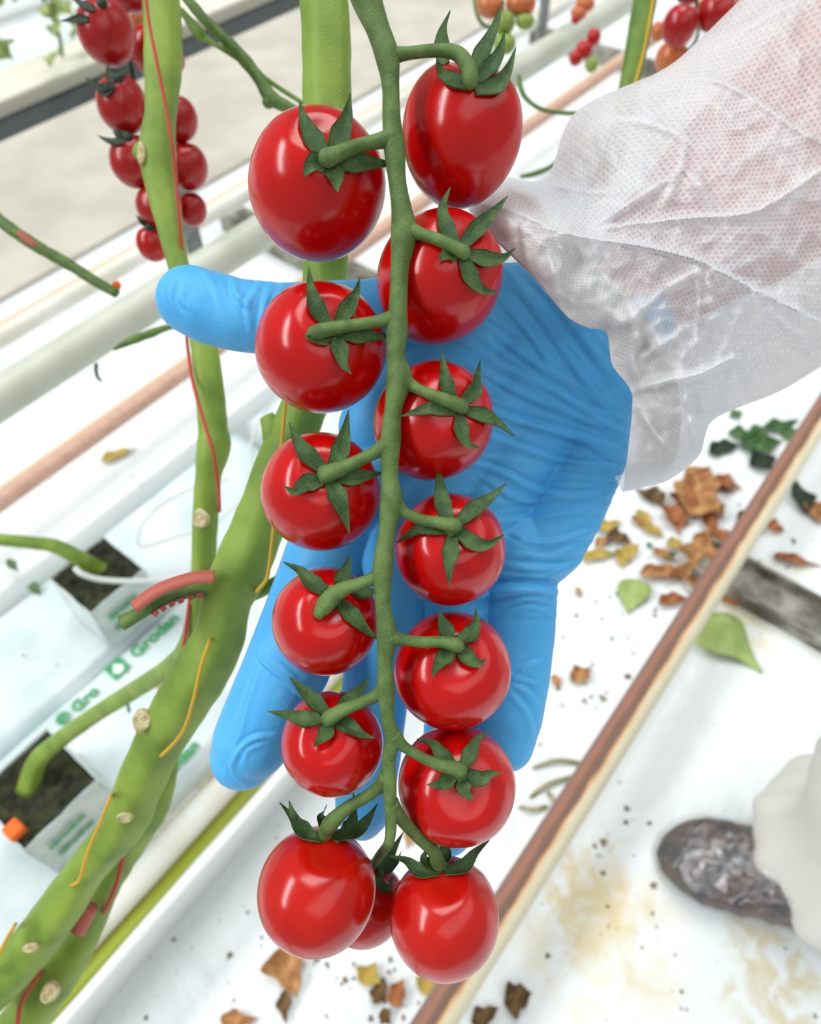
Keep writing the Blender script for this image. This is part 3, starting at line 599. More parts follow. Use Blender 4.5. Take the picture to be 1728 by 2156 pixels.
twine('drip_tube', [(480,1010,1.08),(400,1030,1.08),(330,1070,1.07),(292,1120,1.06),(300,1150,1.06),(370,1130,1.07),(440,1110,1.08),(500,1060,1.09)], 6, 'drip_tube', 'thin white tube looped on the slab right of the left stem', 'tube')
twine('drip_tube', [(590,830,1.2),(550,880,1.2),(528,940,1.19),(535,1000,1.18),(560,1030,1.17),(600,1040,1.17)], 7, 'drip_tube', 'thin grey-white tube curving behind the thick stem', 'tube')
twine('tie_wire', [(345,1395,.9),(330,1430,.9),(335,1450,.9)], 9, 'yellow_twine', 'short yellow tie near the low green stem', 'tie')
twine('tie_wire', [(258,1450,.66),(266,1470,.66),(272,1500,.66)], 7, 'galvanised', 'small dark tie hanging on the low green stem', 'tie')

# ------------------------------------------------------------------ tomatoes
def surf_fn(cx_, cy_, R_, zc_):
    Rm = R_*zc_/F
    def f(px, py, floor=0.0):
        d = math.hypot(px-cx_, py-cy_)/R_; return zc_-Rm*max(math.sqrt(max(0, 1-d*d)), floor)
    return f
def fruit_geo(px, py, w, h, z, hub, taper=0.0, nu=72, nv=48, dimple=.2, lob=0.012):
    """fruit turned about its stalk axis, sized so that it spans w x h"""
    Rw = w/2*z/F; dx, dy = (hub[0]-px)/(w/2), (hub[1]-py)/(h/2); m = math.hypot(dx, dy)
    if m > .9: dx, dy = dx*.9/m, dy*.9/m; m = .9
    a = np.array([dx, dy, -math.sqrt(1-m*m)]); sa2 = dx*dx+dy*dy
    Lh = h/2*z/F; L = Rw
    if sa2 > .05: L = math.sqrt(max((Lh**2-(Rw**2)*(1-sa2))/sa2, (.8*Rw)**2)); L = min(L, 1.12*Rw)
    u = np.cross(a, [1, 0, 0.01]); u /= np.linalg.norm(u); v_ = np.cross(a, u); V = []; c = np.array([(px-CX)/F*z, (py-CY)/F*z, z])
    for i in range(nv+1):
        t = math.pi*i/nv; rr_ = math.sin(t); zz_ = math.cos(t)
        rr_ *= 1-taper*(i/nv)**1.6
        top = math.exp(-(rr_/.34)**2)*(1 if t < 1.4 else 0)
        zz_ = zz_-dimple*top
        for j in range(nu):
            an = 2*math.pi*j/nu; k = 1+lob*math.cos(5*an+px)*math.exp(-((t-.7)/.7)**2)+.006*math.sin(2*an+py)
            V.append(c+a*(L*zz_)+(u*math.cos(an)+v_*math.sin(an))*(Rw*rr_*k))
    Fs = [(i*nu+j, i*nu+(j+1) % nu, (i+1)*nu+(j+1) % nu, (i+1)*nu+j) for i in range(nv) for j in range(nu)]
    V = np.array(V)@M3.T+CAMP
    return V, Fs
from mathutils.bvhtree import BVHTree
def ray_fn(geo, cx_, cy_, hub):
    bv = BVHTree.FromPolygons([tuple(v) for v in geo[0]], geo[1]); o_ = Vector(CAMP)
    def dep(x, y):
        d = M3@np.array([(x-CX)/F, (y-CY)/F, 1.]); n_ = np.linalg.norm(d); h = bv.ray_cast(o_, Vector(d/n_))
        return None if h[0] is None else h[3]/n_
    hz = dep(*hub)
    if hz is None:
        for k in range(1, 30):
            hz = dep(hub[0]+(cx_-hub[0])*k/30, hub[1]+(cy_-hub[1])*k/30)
            if hz: break
    def f(px, py, floor=0.0):
        z_ = dep(px, py)
        if z_ is None and floor: return 9
        if z_ is None:
            lo, hi = 0., 1.
            for _ in range(9):
                m_ = (lo+hi)/2
                if dep(cx_+(px-cx_)*m_, cy_+(py-cy_)*m_) is None: hi = m_
                else: lo = m_
            z_ = dep(cx_+(px-cx_)*lo*.96, cy_+(py-cy_)*lo*.96) or hz
        return z_
    return f
def sepal_geo(pts, wpx, surf, cpx, zc_, lift=.0035, n=14, wide=None):
    n = 22; q = cr([(a, b) for a, b in pts], n); V = []; c3 = P(cpx[0], cpx[1], zc_); path = []
    for i, (x, y) in enumerate(q):
        t = i/(n-1); z_ = surf(x, y, .42); path.append([x, y, z_])
    for i in range(1, n):
        st_ = math.hypot(path[i][0]-path[i-1][0], path[i][1]-path[i-1][1])*zc_/F; path[i][2] = min(path[i][2], path[i-1][2]+.55*st_)
    zs = np.array([p_[2] for p_ in path]); zo = zs.copy()
    for _ in range(4): zs[1:-1] = (zs[:-2]+2*zs[1:-1]+zs[2:])/4
    zs = np.minimum(zs, zo)
    path = [P(p_[0], p_[1], zs[i]-.0008-lift*(i/(n-1))**1.6) for i, p_ in enumerate(path)]
    path = np.array(path); T_ = np.gradient(path, axis=0); m = 7; low = []
    for i in range(n):
        t = i/(n-1); nrm = path[i]-c3; nrm /= np.linalg.norm(nrm); s_ = np.cross(T_[i], nrm); s_ /= np.linalg.norm(s_)+1e-9
        w = wpx/2*zc_/F*((.42+.9*t) if t < .3 else .66*(1-((t-.3)/.7)**.95)+.03)*1.12
        for j in range(m):
            e = (j/(m-1)-.5)*2; V.append(path[i]+s_*(e*w)+nrm*(abs(e)*w*.38-.0002-.0006*math.exp(-(e/.25)**2)*0))
            low.append(V[-1]-nrm*.0006)
    k = len(V); Fs = [(i*m+j, i*m+j+1, (i+1)*m+j+1, (i+1)*m+j) for i in range(n-1) for j in range(m-1)]
    Fs2 = [tuple(reversed([a+k for a in f])) for f in Fs]
    rim = list(range(m))+[i*m+m-1 for i in range(1, n)]+[(n-1)*m+j for j in range(m-2, -1, -1)]+[i*m for i in range(n-2, 0, -1)]
    return np.vstack([V, low]), Fs+Fs2+[(rim[a], rim[(a+1) % len(rim)], rim[(a+1) % len(rim)]+k, rim[a]+k) for a in range(len(rim))]
def zr(y): return .2140+.0265*y/1750
def zt(y): return zr(y)+.0195
TR = [  # px, py, w, h, hub, sepals, pedicel path, extras, label
 dict(c=(972,284), s=(264,292), hub=(990,165), tap=.14, mat='tomato', lob=.03, dim=.28, w=44, ped=[(818,118,40),(860,112,26),(920,106,26),(962,112,32),(985,140,34),(990,165,34)],
      sep=[[(935,135),(930,95),(932,60),(947,20)],[(990,160),(1015,110),(1040,60),(1060,0)],[(1005,170),(1040,130),(1055,100),(1063,62)],[(1000,190),(1045,180),(1070,145),(1087,98)],[(985,180),(945,165),(925,145),(918,120)]],
      lab='topmost tomato on the right, heart-shaped with tall curling sepals'),
 dict(c=(668,394), s=(288,302), hub=(692,335), tap=.04, mat='tomato', w=54, ped=[(826,290,44),(790,298,30),(750,308,30),(715,322,34),(690,332,40)],
      sep=[[(680,325),(655,285),(640,250),(630,212)],[(700,320),(715,285),(730,245),(738,195)],[(700,340),(750,342),(795,344),(838,346)],[(695,345),(705,370),(708,390),(711,404)],[(685,340),(660,345),(648,358),(640,372)]],
      lab='largest tomato, topmost on the left of the truss'),
 dict(c=(924,587), s=(265,278), hub=(968,530), tap=.05, mat='tomato', w=46, ped=[(852,482,46),(885,492,28),(925,506,26),(955,520,28),(975,530,32)],
      sep=[[(958,520),(938,475),(932,435),(948,392)],[(975,515),(1005,480),(1040,445),(1070,411)],[(985,535),(1025,545),(1060,542),(1085,522)],[(975,545),(995,590),(1020,612),(1052,615)],[(960,535),(943,535),(932,542),(926,550)]],
      lab='second tomato down on the right, upper fingers of the palm behind it'),
 dict(c=(675,734), s=(275,276), hub=(708,698), tap=.04, mat='tomato', w=46, ped=[(836,668,40),(800,676,28),(760,682,26),(710,690,30),(665,700,32),(655,705,24)],
      sep=[[(690,685),(668,650),(655,610),(650,560)],[(712,680),(730,650),(748,620),(758,585)],[(715,702),(760,706),(800,708),(836,706)],[(708,710),(716,740),(722,765),(740,788)],[(695,705),(670,712),(655,712),(645,706)]],
      lab='second tomato down on the left, directly under the thumb line'),
 dict(c=(910,888), s=(250,258), hub=(968,862), tap=.05, mat='tomato', w=42, ped=[(846,800,46),(872,815,26),(905,830,24),(940,843,28),(970,855,34)],
      sep=[[(955,845),(940,810),(935,780),(930,740)],[(975,845),(1000,820),(1004,795),(1012,758)],[(980,865),(1020,875),(1055,895),(1084,918)],[(968,875),(972,910),(985,935),(1012,944)],[(958,865),(915,858),(880,866),(842,876)]],
      lab='third tomato down on the right, on the blue palm'),
 dict(c=(675,1036), s=(250,262), hub=(690,1000), tap=.03, mat='tomato', w=50, ped=[(818,935,44),(790,952,28),(755,970,28),(715,988,34),(688,998,40)],
      sep=[[(675,985),(645,955),(625,925),(608,888)],[(700,985),(715,950),(725,915),(734,862)],[(705,1002),(740,1004),(775,1000),(812,996)],[(695,1010),(712,1050),(725,1085),(736,1124)],[(678,1010),(645,1018),(620,1035),(598,1024)]],
      lab='third tomato down on the left, thick stem beside it'),
 dict(c=(947,1157), s=(236,258), hub=(952,1118), tap=.03, mat='tomato', w=46, ped=[(828,1060,44),(850,1078,26),(885,1094,24),(920,1100,26),(955,1106,34)],
      sep=[[(945,1100),(932,1060),(926,1020),(920,970)],[(965,1100),(1000,1070),(1035,1045),(1068,1015)],[(965,1118),(1000,1145),(1030,1145),(1062,1126)],[(952,1130),(948,1165),(945,1195),(946,1232)],[(940,1115),(895,1110),(860,1125),(834,1142)]],
      lab='fourth tomato down on the right, its sepals spread like a star'),
 dict(c=(685,1308), s=(226,256), hub=(706,1266), tap=.03, mat='tomato', w=46, ped=[(806,1195,42),(790,1216,30),(760,1228,28),(725,1240,32),(700,1256,38),(680,1280,38),(672,1290,26)],
      sep=[[(690,1250),(655,1225),(630,1200),(596,1182)],[(715,1245),(722,1215),(730,1195),(736,1166)],[(715,1270),(745,1300),(770,1325),(798,1348)],[(740,1240),(765,1250),(785,1245),(800,1240)]],
      lab='fourth tomato down on the left, with a green knob on its calyx'),
 dict(c=(952,1411), s=(248,248), hub=(958,1362), tap=.03, mat='tomato', w=46, ped=[(818,1342,42),(850,1348,26),(890,1352,24),(930,1352,26),(960,1358,34)],
      sep=[[(950,1345),(938,1325),(930,1305),(924,1285)],[(965,1348),(990,1335),(1002,1310),(1002,1280)],[(968,1365),(990,1390),(1010,1398),(1022,1386)],[(952,1370),(935,1385),(920,1405),(910,1426)]],
      lab='fifth tomato down on the right, below the star-shaped one'),
 dict(c=(700,1565), s=(216,255), hub=(694,1515), tap=.03, mat='tomato', w=46, ped=[(812,1440,38),(795,1462,28),(760,1480,26),(720,1496,28),(694,1512,34)],
      sep=[[(685,1500),(660,1475),(635,1450),(608,1424)],[(680,1512),(645,1515),(605,1505),(562,1497)],[(705,1515),(735,1530),(760,1545),(788,1554)],[(692,1525),(685,1545),(672,1560),(660,1572)],[(715,1490),(740,1470),(760,1450),(778,1425)]],
      lab='fifth tomato down on the left, a long sepal pointing to the fingertip'),
 dict(c=(961,1652), s=(248,242), hub=(970,1632), tap=.03, mat='tomato', w=42, ped=[(828,1548,36),(850,1572,24),(890,1596,22),(930,1612,26),(966,1620,34)],
      sep=[[(955,1615),(930,1590),(910,1565),(876,1555)],[(975,1615),(990,1585),(1003,1560),(1028,1538)],[(985,1628),(1010,1640),(1030,1630),(1058,1628)],[(972,1640),(978,1665),(990,1680),(996,1688)],[(955,1635),(935,1648),(915,1652),(898,1652)]],
      lab='sixth tomato down on the right, next to the little fingertip'),
 dict(c=(667,1874), s=(248,250), hub=(690,1755), tap=-.02, mat='tomato_orange', w=48, ped=[(814,1630,34),(800,1655,28),(770,1678,26),(730,1702,28),(695,1735,34),(686,1752,30)],
      sep=[[(680,1768),(640,1755),(615,1720),(588,1688)],[(690,1755),(680,1735),(680,1715),(688,1692)],[(705,1768),(735,1745),(745,1700),(744,1662)],[(705,1765),(745,1755),(770,1730),(796,1690)],[(660,1768),(638,1745),(620,1725),(608,1684)]],
      lab='lowest left tomato of the truss, round and orange-red'),
 dict(c=(935,1931), s=(230,258), hub=(930,1822), tap=-.02, mat='tomato_orange', w=44, ped=[(824,1690,32),(845,1725,28),(880,1762,26),(910,1790,28),(922,1815,32)],
      sep=[[(925,1835),(885,1835),(855,1812),(816,1800)],[(935,1835),(975,1825),(1000,1795),(1032,1766)],[(930,1820),(935,1800),(934,1780),(936,1762)],[(920,1830),(900,1815),(895,1800),(905,1780)]],
      lab='lowest right tomato of the truss, hanging below all the others'),
 dict(c=(765,1902), s=(170,236), hub=(800,1835), tap=.0, mat='tomato_orange', w=30, dz=.030, ped=[(820,1690,24),(822,1740,22),(818,1775,22),(800,1800,20),(785,1822,18)],
      sep=[[(795,1825),(815,1810),(830,1785),(850,1750)],[(800,1835),(815,1830),(835,1812),(846,1790)],[(795,1845),(805,1868),(818,1868),(828,1842)]],
      lab='small dark tomato half hidden between the two lowest ones'),
]
base = P(820, -20, zr(0))
truss = thing('tomato_truss_stalk', base, 'hanging green truss stalk down the middle, its side stalks holding fourteen red tomatoes', 'truss stalk')
RC = [(752,-60,72),(772,0,62),(795,60,50),(815,120,52),(822,180,38),(824,250,38),(830,310,44),(836,380,38),(845,440,44),(850,490,54),(842,560,38),(838,640,38),(836,690,46),(833,750,38),(840,795,52),(828,860,36),(822,930,44),(820,1000,36),(824,1058,48),(814,1120,34),(806,1195,44),(806,1270,34),(814,1338,42),(810,1400,32),(812,1450,40),(816,1510,30),(826,1556,32),(818,1600,28),(820,1650,30),(822,1700,26),(824,1745,22),(818,1778,20)]
rows = [(a, b, w, zr(b)) for a, b, w in RC]
obj('main_stalk', pxtube(rows, 220, 20, lobes=(4, .03), up=.10, lean=(.15, .9)), 'rachis', truss, base=base)
for k, d in enumerate(TR):
    (cx_, cy_), (w, h) = d['c'], d['s']; z = zt(cy_)+d.get('dz', 0); hub = d['hub']; sf = surf_fn(cx_, cy_, (w+h)/4, z)
    fg = fruit_geo(cx_, cy_, w, h, z, hub, d['tap'], dimple=d.get('dim', .16), lob=d.get('lob', .012)); sf = ray_fn(fg, cx_, cy_, hub); hz = sf(*hub, .42); hp = P(hub[0], hub[1], hz)
    t = thing('tomato', hp, d['lab'], 'tomato', None)
    obj('fruit', fg, d['mat'], t)
    hw = d['w']*z/F/2
    fw = M3@np.array([(hub[0]-cx_)/w*.8, (hub[1]-cy_)/h*.8, -1]); fw /= np.linalg.norm(fw)
    g = tube(np.array([hp+fw*s_ for s_ in (-.0012, 0, .0014, .0024, .003)]), np.array([.62, .72, .62, .42, .1])*hw, 16, lobes=(5, .12))
    cal = obj('calyx', g, 'sepal', t)
    for sp_ in d['sep']:
        obj('sepal', sepal_geo(sp_, d['w'], sf, (cx_, cy_), z, lift=.0045 if k else .003), 'sepal', cal, base=WL[cal.name])
    # side stalk
    pr = d['ped']; n = len(pr); rr_ = []
    for i, (a, b, w_) in enumerate(pr):
        t_ = i/(n-1); z0 = zr(pr[0][1]) if k != 13 else zr(1700)+.004; ze = hz-.002; zl = z0*(1-t_)+ze*t_
        zl = min(zl, sf(a, b, 0)-.0028) if 0 < t_ and k != 13 else zl
        rr_.append((a, b, w_, zl))
    q = cr(rr_, n*8); pts = np.array([P(a, b, d_) for a, b, w_, d_ in q]); rad = q[:, 2]/2*q[:, 3]/F
    e_ = (P(cx_, cy_, z)-pts[-1]); e_ /= np.linalg.norm(e_); pts = np.vstack([pts, pts[-1]+(pts[-1]-pts[-2])*.6+e_*.0006, pts[-1]+(pts[-1]-pts[-2])*1.0+e_*.0016, pts[-1]+(pts[-1]-pts[-2])*1.1+e_*.003]); rad = np.r_[rad, rad[-1]*1.0, rad[-1]*.8, rad[-1]*.4]
    obj('side_stalk', tube(pts, rad, 14, lobes=(3, .03)), 'rachis', truss, base=base)

# ------------------------------------------------------------------ background trusses
def far_tomato(px, py, rx, ry, z, m, label, group, hub=None, sep=None):
    hub = hub or (px+rx*.1, py-ry*.75); sf = surf_fn(px, py, (rx+ry)/2, z)
    fg = fruit_geo(px, py, rx*2, ry*2, z, hub, .03, 40, 26, .12)
    if sep: sf = ray_fn(fg, px, py, hub)
    t = thing('tomato', P(hub[0], hub[1], sf(*hub, .3)), label, 'tomato', group)
    obj('fruit', fg, m, t)
    if sep:
        c = obj('calyx', ball(P(hub[0], hub[1], sf(*hub, .3)), .0035, nu=12, nv=8), 'dark_leaf', t)
        for s_ in sep: obj('sepal', sepal_geo(s_, 24, sf, (px, py), z, lift=.002), 'dark_leaf', c, base=WL[c.name])
    return t
LGp = 'red tomatoes of the blurred truss behind the left stem'
far_tomato(224, 67, 59, 64, .50, 'tomato_dull', 'upper left tomato of the blurred truss, largest and round', LGp, (215, 8), [[(200,20),(175,10),(160,0),(145,-12)],[(185,40),(165,40),(145,42),(126,44)]])
far_tomato(257, 220, 52, 60, .51, 'tomato_dull', 'second blurred tomato on the left of the left stem', LGp, (250, 165), [[(240,178),(215,185),(195,175),(178,160)],[(235,175),(232,160),(228,145),(226,132)],[(240,170),(255,155),(265,148),(275,140)],[(238,182),(222,195),(210,185),(186,165)]])
far_tomato(283, 340, 51, 53, .52, 'tomato_dull', 'third blurred tomato down on the left of the left stem', LGp, (270, 290), [[(262,298),(245,300),(225,295),(204,284)],[(262,292),(250,285),(242,278),(236,274)],[(268,292),(260,282),(250,276),(243,272)]])
far_tomato(335, 432, 48, 46, .53, 'tomato_dull', 'fourth blurred tomato, mostly behind the left stem', LGp)
far_tomato(322, 512, 34, 38, .54, 'tomato_orange', 'lowest small orange-red tomato of the blurred truss', LGp, (315, 480), [[(312,478),(304,470),(296,462),(285,452)],[(315,478),(310,468),(306,458),(300,448)]])
far_tomato(318, 105, 44, 62, .54, 'tomato_dull', 'dark blurred tomato left behind the left stem near the top', LGp)
far_tomato(275, -15, 46, 40, .53, 'tomato_dull', 'blurred tomato cut by the top edge next to the left stem', LGp)
far_tomato(205, -28, 40, 34, .55, 'tomato_dull', 'blurred tomato barely entering at the top edge', LGp)
far_tomato(374, 251, 42, 54, .53, 'tomato_dull', 'upper blurred tomato on the right of the left stem', LGp)
far_tomato(394, 351, 43, 52, .54, 'tomato_dull', 'middle blurred tomato on the right of the left stem', LGp)
far_tomato(404, 441, 31, 46, .55, 'tomato_dull', 'lower blurred tomato on the right of the left stem', LGp)
far_tomato(368, 128, 21, 34, .56, 'tomato_dull', 'sliver of blurred tomato right of the left stem near the top', LGp)
far_tomato(288, 42, 22, 26, .60, 'tomato_turning', 'orange unripe tomato glimpsed between the blurred ones', LGp)
t = thing('tomato_truss_stalk', P(280, 130, .55), 'dark green stalk of the blurred truss behind the left stem', 'truss stalk')
obj('main_stalk', pxtube([(262,-60,10,.55),(260,30,10,.55),(268,110,14,.55),(278,160,12,.55),(300,250,11,.56),(318,330,10,.56),(330,400,9,.57),(320,470,8,.57)], 40, 10, up=.15), 'dark_leaf', t)
for a in ([(268,125,10,.55),(245,138,9,.545),(230,150,8,.54)], [(300,250,9,.56),(280,275,8,.55),(268,288,8,.54)], [(318,330,8,.56),(350,320,7,.56),(380,300,7,.55)], [(300,230,8,.56),(340,215,7,.56),(372,200,7,.55)]):
    obj('side_stalk', pxtube(a, 12, 8), 'dark_leaf', t)
RG = 'red tomatoes above the sleeve at top right'
far_tomato(1430, 54, 36, 40, .72, 'tomato_dull', 'dark red tomato left one of the pair above the sleeve', RG)
far_tomato(1506, 26, 40, 39, .72, 'tomato_dull', 'glossy red tomato touching the sleeve, right of the pair', RG, (1500, -5))
far_tomato(1414, 124, 34, 34, .76, 'tomato_turning', 'brownish orange tomato below the pair at the sleeve edge', RG)
far_tomato(1448, -14, 26, 20, .74, 'tomato_dull', 'red tomato cut by the top edge above the pair', RG)
far_tomato(1386, 66, 17, 20, .80, 'tomato_turning', 'small orange tomato between the right stem and the pair', RG)
far_tomato(1550, 10, 14, 18, .80, 'tomato_turning', 'small orange tomato peeking over the sleeve', RG)
t = thing('tomato_truss_stalk', P(1468, 60, .74), 'dark thin stalk between the pair of red tomatoes above the sleeve', 'truss stalk')
obj('main_stalk', pxtube([(1470,-40,7,.74),(1466,20,7,.74),(1470,60,6,.74),(1462,90,6,.74),(1440,112,6,.75),(1425,100,5,.75)], 30, 8, up=.15), 'dark_leaf', t)
MG = 'unripe tomatoes at the top right of the big tomato'
for a in ((1032,12,30,26,'tomato_turning','left orange tomato at the top edge beside the tall sepals'), (1096,8,32,28,'tomato_turning','right orange tomato at the top edge beside the tall sepals'), (1062,48,22,24,'tomato_green','green tomato under the orange pair'),
          (1105,44,20,18,'tomato_green','green tomato right of the other greens'), (1062,92,24,22,'tomato_green','lowest green tomato touching the tall sepals')):
    far_tomato(a[0], a[1], a[2], a[3], .78, a[4], a[5], MG)
t = thing('tomato_truss_stalk', P(1005, 20, .8), 'thin green stalk left of the unripe tomatoes at the top edge', 'truss stalk')
obj('main_stalk', pxtube([(996,-40,9,.8),(1002,20,9,.8),(1015,50,8,.8),(1040,62,7,.8),(1060,60,7,.8)], 20, 8, up=.15), 'petiole', t)
CG = 'tiny blurred tomatoes in front of the grow pipe'
for a in ((1212,122,14,15,'tomato_orange','lowest of the tiny blurred tomatoes, at the left'), (1230,104,18,18,'tomato_orange','middle of the tiny blurred tomatoes'), (1250,78,15,19,'tomato_orange','tiny blurred tomato just under the grow pipe edge'),
          (1245,136,14,15,'tomato_green','tiny green tomato beneath the blurred orange ones'), (1218,28,17,13,'tomato_turning','tiny blurred tomato just above the grow pipe'), (1232,8,20,16,'tomato_turning','tiny blurred brownish tomato at the top edge'), (1212,40,10,10,'tomato_orange','tiniest blurred tomato on the upper rim of the grow pipe')):
    far_tomato(a[0], a[1], a[2], a[3], 1.15, a[4], a[5], CG)

# far row beyond the kerb
o = obj('heating_pipe_rail', xpipe(3.02, .11, .03, X0, 1.85), 'copper_rust'); setp(o, 'short pale copper rail end at the upper left corner', 'pipe')
def far_plant(px, py, z, n, spread, label, seed):
    rnd = random.Random(seed); c = P(px, py, z); t = thing('tomato_plant', c, label, 'plant', 'leafy growth in the upper left corner')
    obj('stem', tube(cr([c-[0, 0, .12], c+[.02, .01, -.04], c+[0, .03, .15]], 14), .006, 8), 'petiole', t)
    gs = []
    for _ in range(n):
        p = c+np.array([rnd.uniform(-1, 1), rnd.uniform(-1, 1), rnd.uniform(-.5, .5)])*spread
        gs.append(leaf_geo(p, rnd.uniform(.06, .12), rnd.uniform(.03, .05), rnd.uniform(0, 6.28), .3, 2, rnd.randint(0, 999), roll=rnd.uniform(-.8, .8)))
    obj('foliage', join(*gs), 'far_leaf', t)
far_plant(-60, 70, 1.7, 16, .16, 'yellow-green plant at the left edge of the top left corner', 1)
far_plant(100, 30, 2.3, 12, .18, 'pale leafy plant left of the blurred red tomatoes', 2)
far_plant(170, -60, 3.0, 14, .2, 'leafy plant just over the top edge at left', 3)
o = obj('large_leaf', leaf_geo(P(50, -6, 1.2), .07, .05, .5, .3, 0, 5), 'far_leaf'); setp(o, 'bright yellow-green blurred leaf at the top left edge', 'leaf')

# ------------------------------------------------------------------ the person: gloved hand, sleeve, leg, covered shoe
person = thing('person', G(1690, 1800, 0), 'person in a white coverall and blue glove holding the tomato truss in an open palm', 'person')
def capsule(a, b, n=8):
    """a, b = (px, py, r_px, depth); tapered round-ended limb segment"""
    pa, pb = P(a[0], a[1], a[3]), P(b[0], b[1], b[3]); ra, rb = a[2]*a[3]/F, b[2]*b[3]/F; d = pb-pa; L = np.linalg.norm(d); d = d/L
    pts, rad = [], []
    for k in range(7): t_ = math.pi/2*k/6; pts.append(pa-d*ra*math.cos(t_)); rad.append(max(ra*math.sin(t_), 1e-4))
    for k in range(1, n): pts.append(pa+(pb-pa)*k/n); rad.append(ra+(rb-ra)*k/n)
    for k in range(7): t_ = math.pi/2*k/6; pts.append(pb+d*rb*math.sin(t_)); rad.append(max(rb*math.cos(t_), 1e-4))
    return tube(pts, rad, 24)
def chain(*nodes):
    return [capsule(nodes[i], nodes[i+1]) for i in range(len(nodes)-1)]
segs = []
# palm: metacarpals fanning from the wrist
segs += chain((1330,690,84,.300),(1240,850,92,.298),(1236,945,86,.298),(1196,1060,80,.297),(1150,1140,82,.296),(1108,1180,80,.296))      # outer edge
segs += chain((1240,760,110,.298),(1120,900,100,.297),(1010,1090,86,.296),(940,1200,76,.296))
segs += chain((1180,720,110,.296),(1030,880,104,.296),(890,1060,88,.297),(830,1180,76,.297))
segs += chain((1150,690,106,.294),(960,840,100,.295),(800,1010,84,.297),(712,1100,76,.298))
segs += chain((1170,660,104,.290),(1010,655,96,.286),(900,660,84,.283),(800,668,82,.282))         # thenar
segs += chain((1010,690,96,.288),(860,800,84,.292),(790,900,78,.295))
# thumb
segs += chain((800,668,78,.282),(690,672,78,.281),(590,674,76,.281),(500,664,75,.282),(440,648,76,.283),(402,632,72,.284))
# index finger
segs += chain((716,1080,84,.298),(680,1180,84,.297),(644,1300,90,.295),(606,1400,92,.292),(556,1500,84,.290),(530,1560,82,.290),(512,1592,70,.291))
# middle finger
segs += chain((830,1170,76,.300),(812,1330,80,.308),(790,1450,72,.314),(775,1600,68,.318),(765,1700,60,.320),(762,1715,52,.321))
# ring finger
segs += chain((960,1190,76,.300),(956,1340,78,.308),(960,1480,66,.314),(948,1640,62,.318),(944,1730,56,.320),(944,1750,50,.321))
# little finger
segs += chain((1098,1150,76,.295),(1100,1250,70,.297),(1096,1330,72,.299),(1086,1430,70,.299),(1076,1510,66,.298),(1066,1565,58,.298))
V, Fs = join(*segs)
tmp = obj('tmp_glove', (V, Fs), 'glove', None, base=np.zeros(3))
m = tmp.modifiers.new('r', 'REMESH'); m.mode = 'VOXEL'; m.voxel_size = 0.00095
m = tmp.modifiers.new('s', 'SMOOTH'); m.factor = 0.5; m.iterations = 9
dg = bpy.context.evaluated_depsgraph_get(); ev = tmp.evaluated_get(dg); me = ev.to_mesh()
nv = len(me.vertices); co = np.empty(nv*3); me.vertices.foreach_get('co', co); co = co.reshape(-1, 3)
no = np.empty(nv*3); me.vertices.foreach_get('normal', no); no = no.reshape(-1, 3); faces = [tuple(p.vertices) for p in me.polygons]
ev.to_mesh_clear(); bpy.data.objects.remove(tmp)
px, py, pz = proj(co); facing = np.clip(-(no@(M3@np.array([0, 0, 1.])))*1.6, 0, 1)
disp = np.zeros(nv)
def seg_dist(x, y, line):
    line = cr(line, max(12, len(line)*6)); best = np.full(x.shape, 1e9); sign = np.zeros(x.shape); tt = np.zeros(x.shape); n = len(line)-1
    for i in range(n):
        a, b = line[i], line[i+1]; d = b-a; L2 = d@d+1e-9; t_ = np.clip(((x-a[0])*d[0]+(y-a[1])*d[1])/L2, 0, 1)
        ex, ey = x-a[0]-t_*d[0], y-a[1]-t_*d[1]; q = ex*ex+ey*ey; mk = q < best; best = np.where(mk, q, best)
        sign = np.where(mk, np.sign(d[0]*ey-d[1]*ex), sign); tt = np.where(mk, (i+t_)/n, tt)
    return np.sqrt(best), sign, tt
def crease(line, h, w=7, fade=True):
    """a raised fold with a sharp valley on its one side"""
    global disp
    d, s_, t_ = seg_dist(px, py, line); sd = d*s_; f = np.sin(np.pi*np.clip(t_, .02, .98))**.5 if fade else 1
    prof_ = np.exp(-((sd+w*.9)/w)**2)-0.9*np.exp(-((sd-w*.35)/(w*.55))**2)
    disp += h*prof_*f*facing
